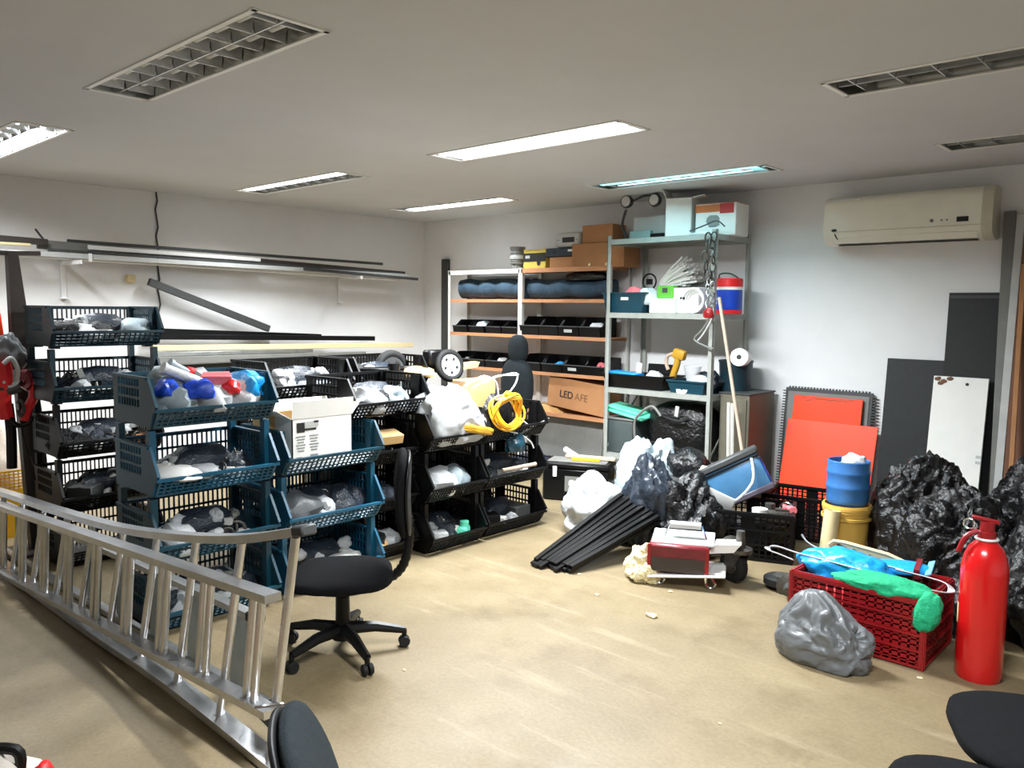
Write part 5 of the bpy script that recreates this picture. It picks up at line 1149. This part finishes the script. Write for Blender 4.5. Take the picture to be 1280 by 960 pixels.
lo = [at(a, b, 'y', 4.20)-q0 for a, b in ((1036, 680), (1042, 676), (1056, 678), (1110, 693), (1136, 705), (1142, 712), (1138, 717), (1120, 712), (1050, 694), (1038, 688))]
bm = nb(); tube(bm, lo, .010, 6, True); obj('frame_ring', bm, m_cream, t)
lo2 = [p*.86 for p in lo]; bm = nb(); vv = [bm.verts.new(p) for p in lo2]; bm.faces.new(vv); vv2 = [bm.verts.new(p+Vector((0, .01, 0))) for p in lo2]; bm.faces.new(vv2[::-1])
for i in range(len(vv)): bm.faces.new((vv[i], vv[(i+1) % len(vv)], vv2[(i+1) % len(vv)], vv2[i]))
obj('frame_web', bm, m_cream, t)
for k in range(4): a, b = lo[1].lerp(lo[5], .12+.2*k), lo[0].lerp(lo[6], .16+.2*k); obj('slot', box(nb(), (a+b)/2+Vector((0, -.004, 0)), (.05, .004, .012), rotm(0, 18)), m_dgrey, t, smooth=0)
# grey bag before the crate
sack('grey_bag', 'crumpled grey plastic bag on the floor against the red crate', (-1.37, 3.62, 0), (.42, .28, .235), 81, m_greyfilm, .16, 1.1, [((-.25, .1, 1), .45, .10)], cat='bag', sub=6, crease=.5, pleat=[((-.25, .1, 1), 7, .17), ((.8, -.5, .0), 5, .10)])
# fire extinguisher
e = thing('fire_extinguisher', 'tall red fire extinguisher standing by the bin bags', 'fire extinguisher', (-.815, 3.94, 0))
rr = .094
bm = nb(); lathe(bm, [(.001, .0), (rr*.92, 0), (rr, .02), (rr, .47), (rr*.985, .50), (rr*.9, .545), (rr*.72, .585), (rr*.5, .607), (rr*.36, .62), (.001, .62)], 36); obj('cylinder', bm, m_red, e)
bm = nb(); lathe(bm, [(.001, .61), (.036, .61), (.036, .655), (.030, .66), (.03, .70), (.001, .70)], 20); obj('valve', bm, m_redp, e)
bm = nb(); bar(bm, (-.06, -.01, .715), (.045, .01, .70), .03, .014, .003); obj('lever', bm, m_redp, e)
bm = nb(); tube(bm, [(-.065+.022*math.cos(a), -.03, .685+.022*math.sin(a)) for a in [2*math.pi*i/18 for i in range(18)]], .0035, 6, True); obj('safety_ring', bm, m_chrome, e)
bm = nb(); tube(bm, [(.042*math.cos(a), .042*math.sin(a), .625) for a in [2*math.pi*i/20 for i in range(20)]], .006, 6, True); obj('neck_collar', bm, m_white, e)
bm = nb(); tube(bm, smoothpts([(-.03, -.03, .66), (-.07, -.05, .63), (-.095, -.06, .56)], 5), .011, 8); obj('outlet', bm, m_redp, e)
bm = nb(); n0 = 8
for i in range(n0):
    a0, a1 = R(188+i*3), R(188+(i+1)*3); vs_ = [bm.verts.new((rr*1.012*math.cos(a), rr*1.012*math.sin(a), z)) for a, z in ((a0, .24), (a1, .24), (a1, .33), (a0, .33))]; bm.faces.new(vs_)
obj('label_sticker', bm, m_cream, e)
# chairs at the lower right, only their seats in view
def low_chair(label, loc, rz, sh):
    t = office_chair(label, loc, rz, sh, m_fabric, back=False, legs0=.4, group='black chairs at the lower right', seat=(.48, .48)); return t
low_chair('black padded chair seat cut by the lower right corner', (-.33, 2.49, 0), 25, .50)
low_chair('black chair seat showing only its far edge at the bottom', (-.37, 2.03, 0), 10, .47)

# ================================================================== LEFT EDGE
# dark steel post with arm, harness, basket
q = at(14, 315, 'x', -5.75); zq = q.z; yq = q.y
t = thing('steel_stand', 'dark tapered steel post with a short arm at the left edge', 'stand', (-5.75, yq, 0))
bm = nb(); A = []
for z, hw, dy in ((0, .07, .10), (.9, .065, .06), (1.35, .055, .03), (zq, .028, 0)): A.append([bm.verts.new((sx*.035, dy+sy*hw, z)) for sx, sy in ((-1, -1), (1, -1), (1, 1), (-1, 1))])
for a, b in zip(A, A[1:]):
    for j in range(4): bm.faces.new((a[j], a[(j+1) % 4], b[(j+1) % 4], b[j]))
bm.faces.new(A[0][::-1]); bm.faces.new(A[-1]); obj('post', bm, m_dbrown, t, smooth=0)
bm = nb(); bar(bm, (0, .04, 1.40), (.0, .26, 1.43), .04, .045, .004); obj('arm', bm, m_dbrown, t)
bm = nb(); bar(bm, (0, -.12, zq-.01), (0, .16, zq), .05, .03, .003); obj('top_plate', bm, m_dbrown, t)
obj('foot', box(nb(), (0, .10, .01), (.3, .34, .02), None, .004), m_dbrown, t)
hx = -5.60
t = thing('safety_harness', 'red and white safety harness hanging at the left edge', 'harness', at(20, 490, 'x', hx)); hq = at(20, 490, 'x', hx)
def hs(pts, r, m, nme):
    bm = nb(); tube(bm, smoothpts([at(a, b, 'x', hx+d)-hq for a, b, d in pts], 6), r, 8)
    obj(nme, bm, m, t)
hs([(2, 452, .02), (6, 470, .03), (4, 500, .03), (8, 522, .02)], .045, m_redb, 'strap')
hs([(30, 468, .03), (40, 482, .04), (42, 496, .04), (34, 512, .03), (31, 526, .03)], .030, m_redb, 'strap')
hs([(26, 474, .05), (32, 466, .06), (36, 478, .05), (30, 486, .05)], .028, m_maroon, 'strap')
hs([(10, 505, .02), (14, 540, .02), (15, 585, .01)], .03, m_black, 'webbing')
hs([(0, 485, .04), (12, 488, .05), (24, 484, .05)], .03, m_dbrown, 'webbing')
hs([(12, 522, .05), (22, 532, .05), (36, 528, .05), (40, 520, .05)], .015, m_black, 'webbing')
hs([(4, 455, .06), (14, 448, .06), (22, 462, .06), (22, 476, .06), (12, 484, .06), (4, 476, .06)], .014, m_lgrey, 'ring')
hs([(22, 505, .07), (26, 500, .07), (30, 512, .07), (26, 520, .07), (22, 512, .07)], .010, m_dgrey, 'buckle')
sack('grey_bundle', 'tangled grey rope bundle hanging above the harness', at(8, 462, 'x', -5.68), (.12, .22, .2), 91, m_greyfilm, .3, 2.2, cat='bundle', sub=4)
cable('thin black cord hanging from the harness to the floor', [(26, 530), (32, 555), (40, 580), (44, 600)], -5.5, .005, m_black)
bm = nb(); p = at(1, 425, 'x', -5.9); bar(bm, (0, 0, -.17), (0, -.03, .17), .02, .07, .004); tag(obj('orange_bar', bm, m_orange, None, p), 'orange bar cut by the left picture edge', 'bar')
p = at(18, 600, 'x', -5.25)
t = thing('yellow_basket', 'yellow lattice basket on the floor behind the ladder', 'basket', (-6.35, 1.62, 0))
yb = .40; hb = at(20, 588, 'x', -6.2).z
for s in (-1, 1):
    bm = nb(); lattice(bm, (-.15, s*.22, hb-.13), (.32, 0, 0), (0, 0, .13), 12, 6, .006, .008, .006, .012); box(bm, (.01, s*.22, (hb-.13)/2), (.32, .008, hb-.13)); obj('side', bm, m_yellow, t, smooth=0)
    bm = nb(); lattice(bm, (.01+s*.16, -.22, hb-.13), (0, .44, 0), (0, 0, .13), 16, 6, .006, .008, .006, .012); box(bm, (.01+s*.16, 0, (hb-.13)/2), (.008, .44, hb-.13)); obj('side', bm, m_yellow, t, smooth=0)
obj('base', box(nb(), (.01, 0, .01), (.31, .43, .012)), m_yellow, t, smooth=0)
sack('paper_bag', 'crumpled beige paper bag in the yellow basket', (-6.35, 1.62, .02), (.26, .36, hb+.20), 95, P('beige_paper', (206, 192, 176), .8, bump=.2), .2, 1.6, [((0, 0, 1), .2, .1)], cat='bag', sub=4)
# tools at the lower left corner
q = at(14, 965, 'z', .28)
t = thing('tool_bag', 'white and red tool bag with black handle in the lower left corner', 'bag', (q.x-.05, q.y-.03, 0), 50)
bm = nb(); blob(bm, (.30, .24, .30), 97, .2, 1.6, 4, .5); obj('bag_body', bm, P('bag_white', (214, 204, 192), .7), t)
bm = nb(); blob(bm, (.10, .12, .27), 98, .2, 1.6, 4, .5); obj('red_pocket', bm, m_redb, t, (.13, .0, 0))
bm = nb(); tube(bm, smoothpts([(-.10, .0, .24), (-.10, .0, .33), (.06, .0, .335), (.065, .0, .25)], 5), .016, 8); obj('carry_handle', bm, m_black, t)
bm = nb(); cyl(bm, (-.16, .02, .30), (-.05, .05, .34), .022, 10); obj('tool_grip', bm, m_gold, t)
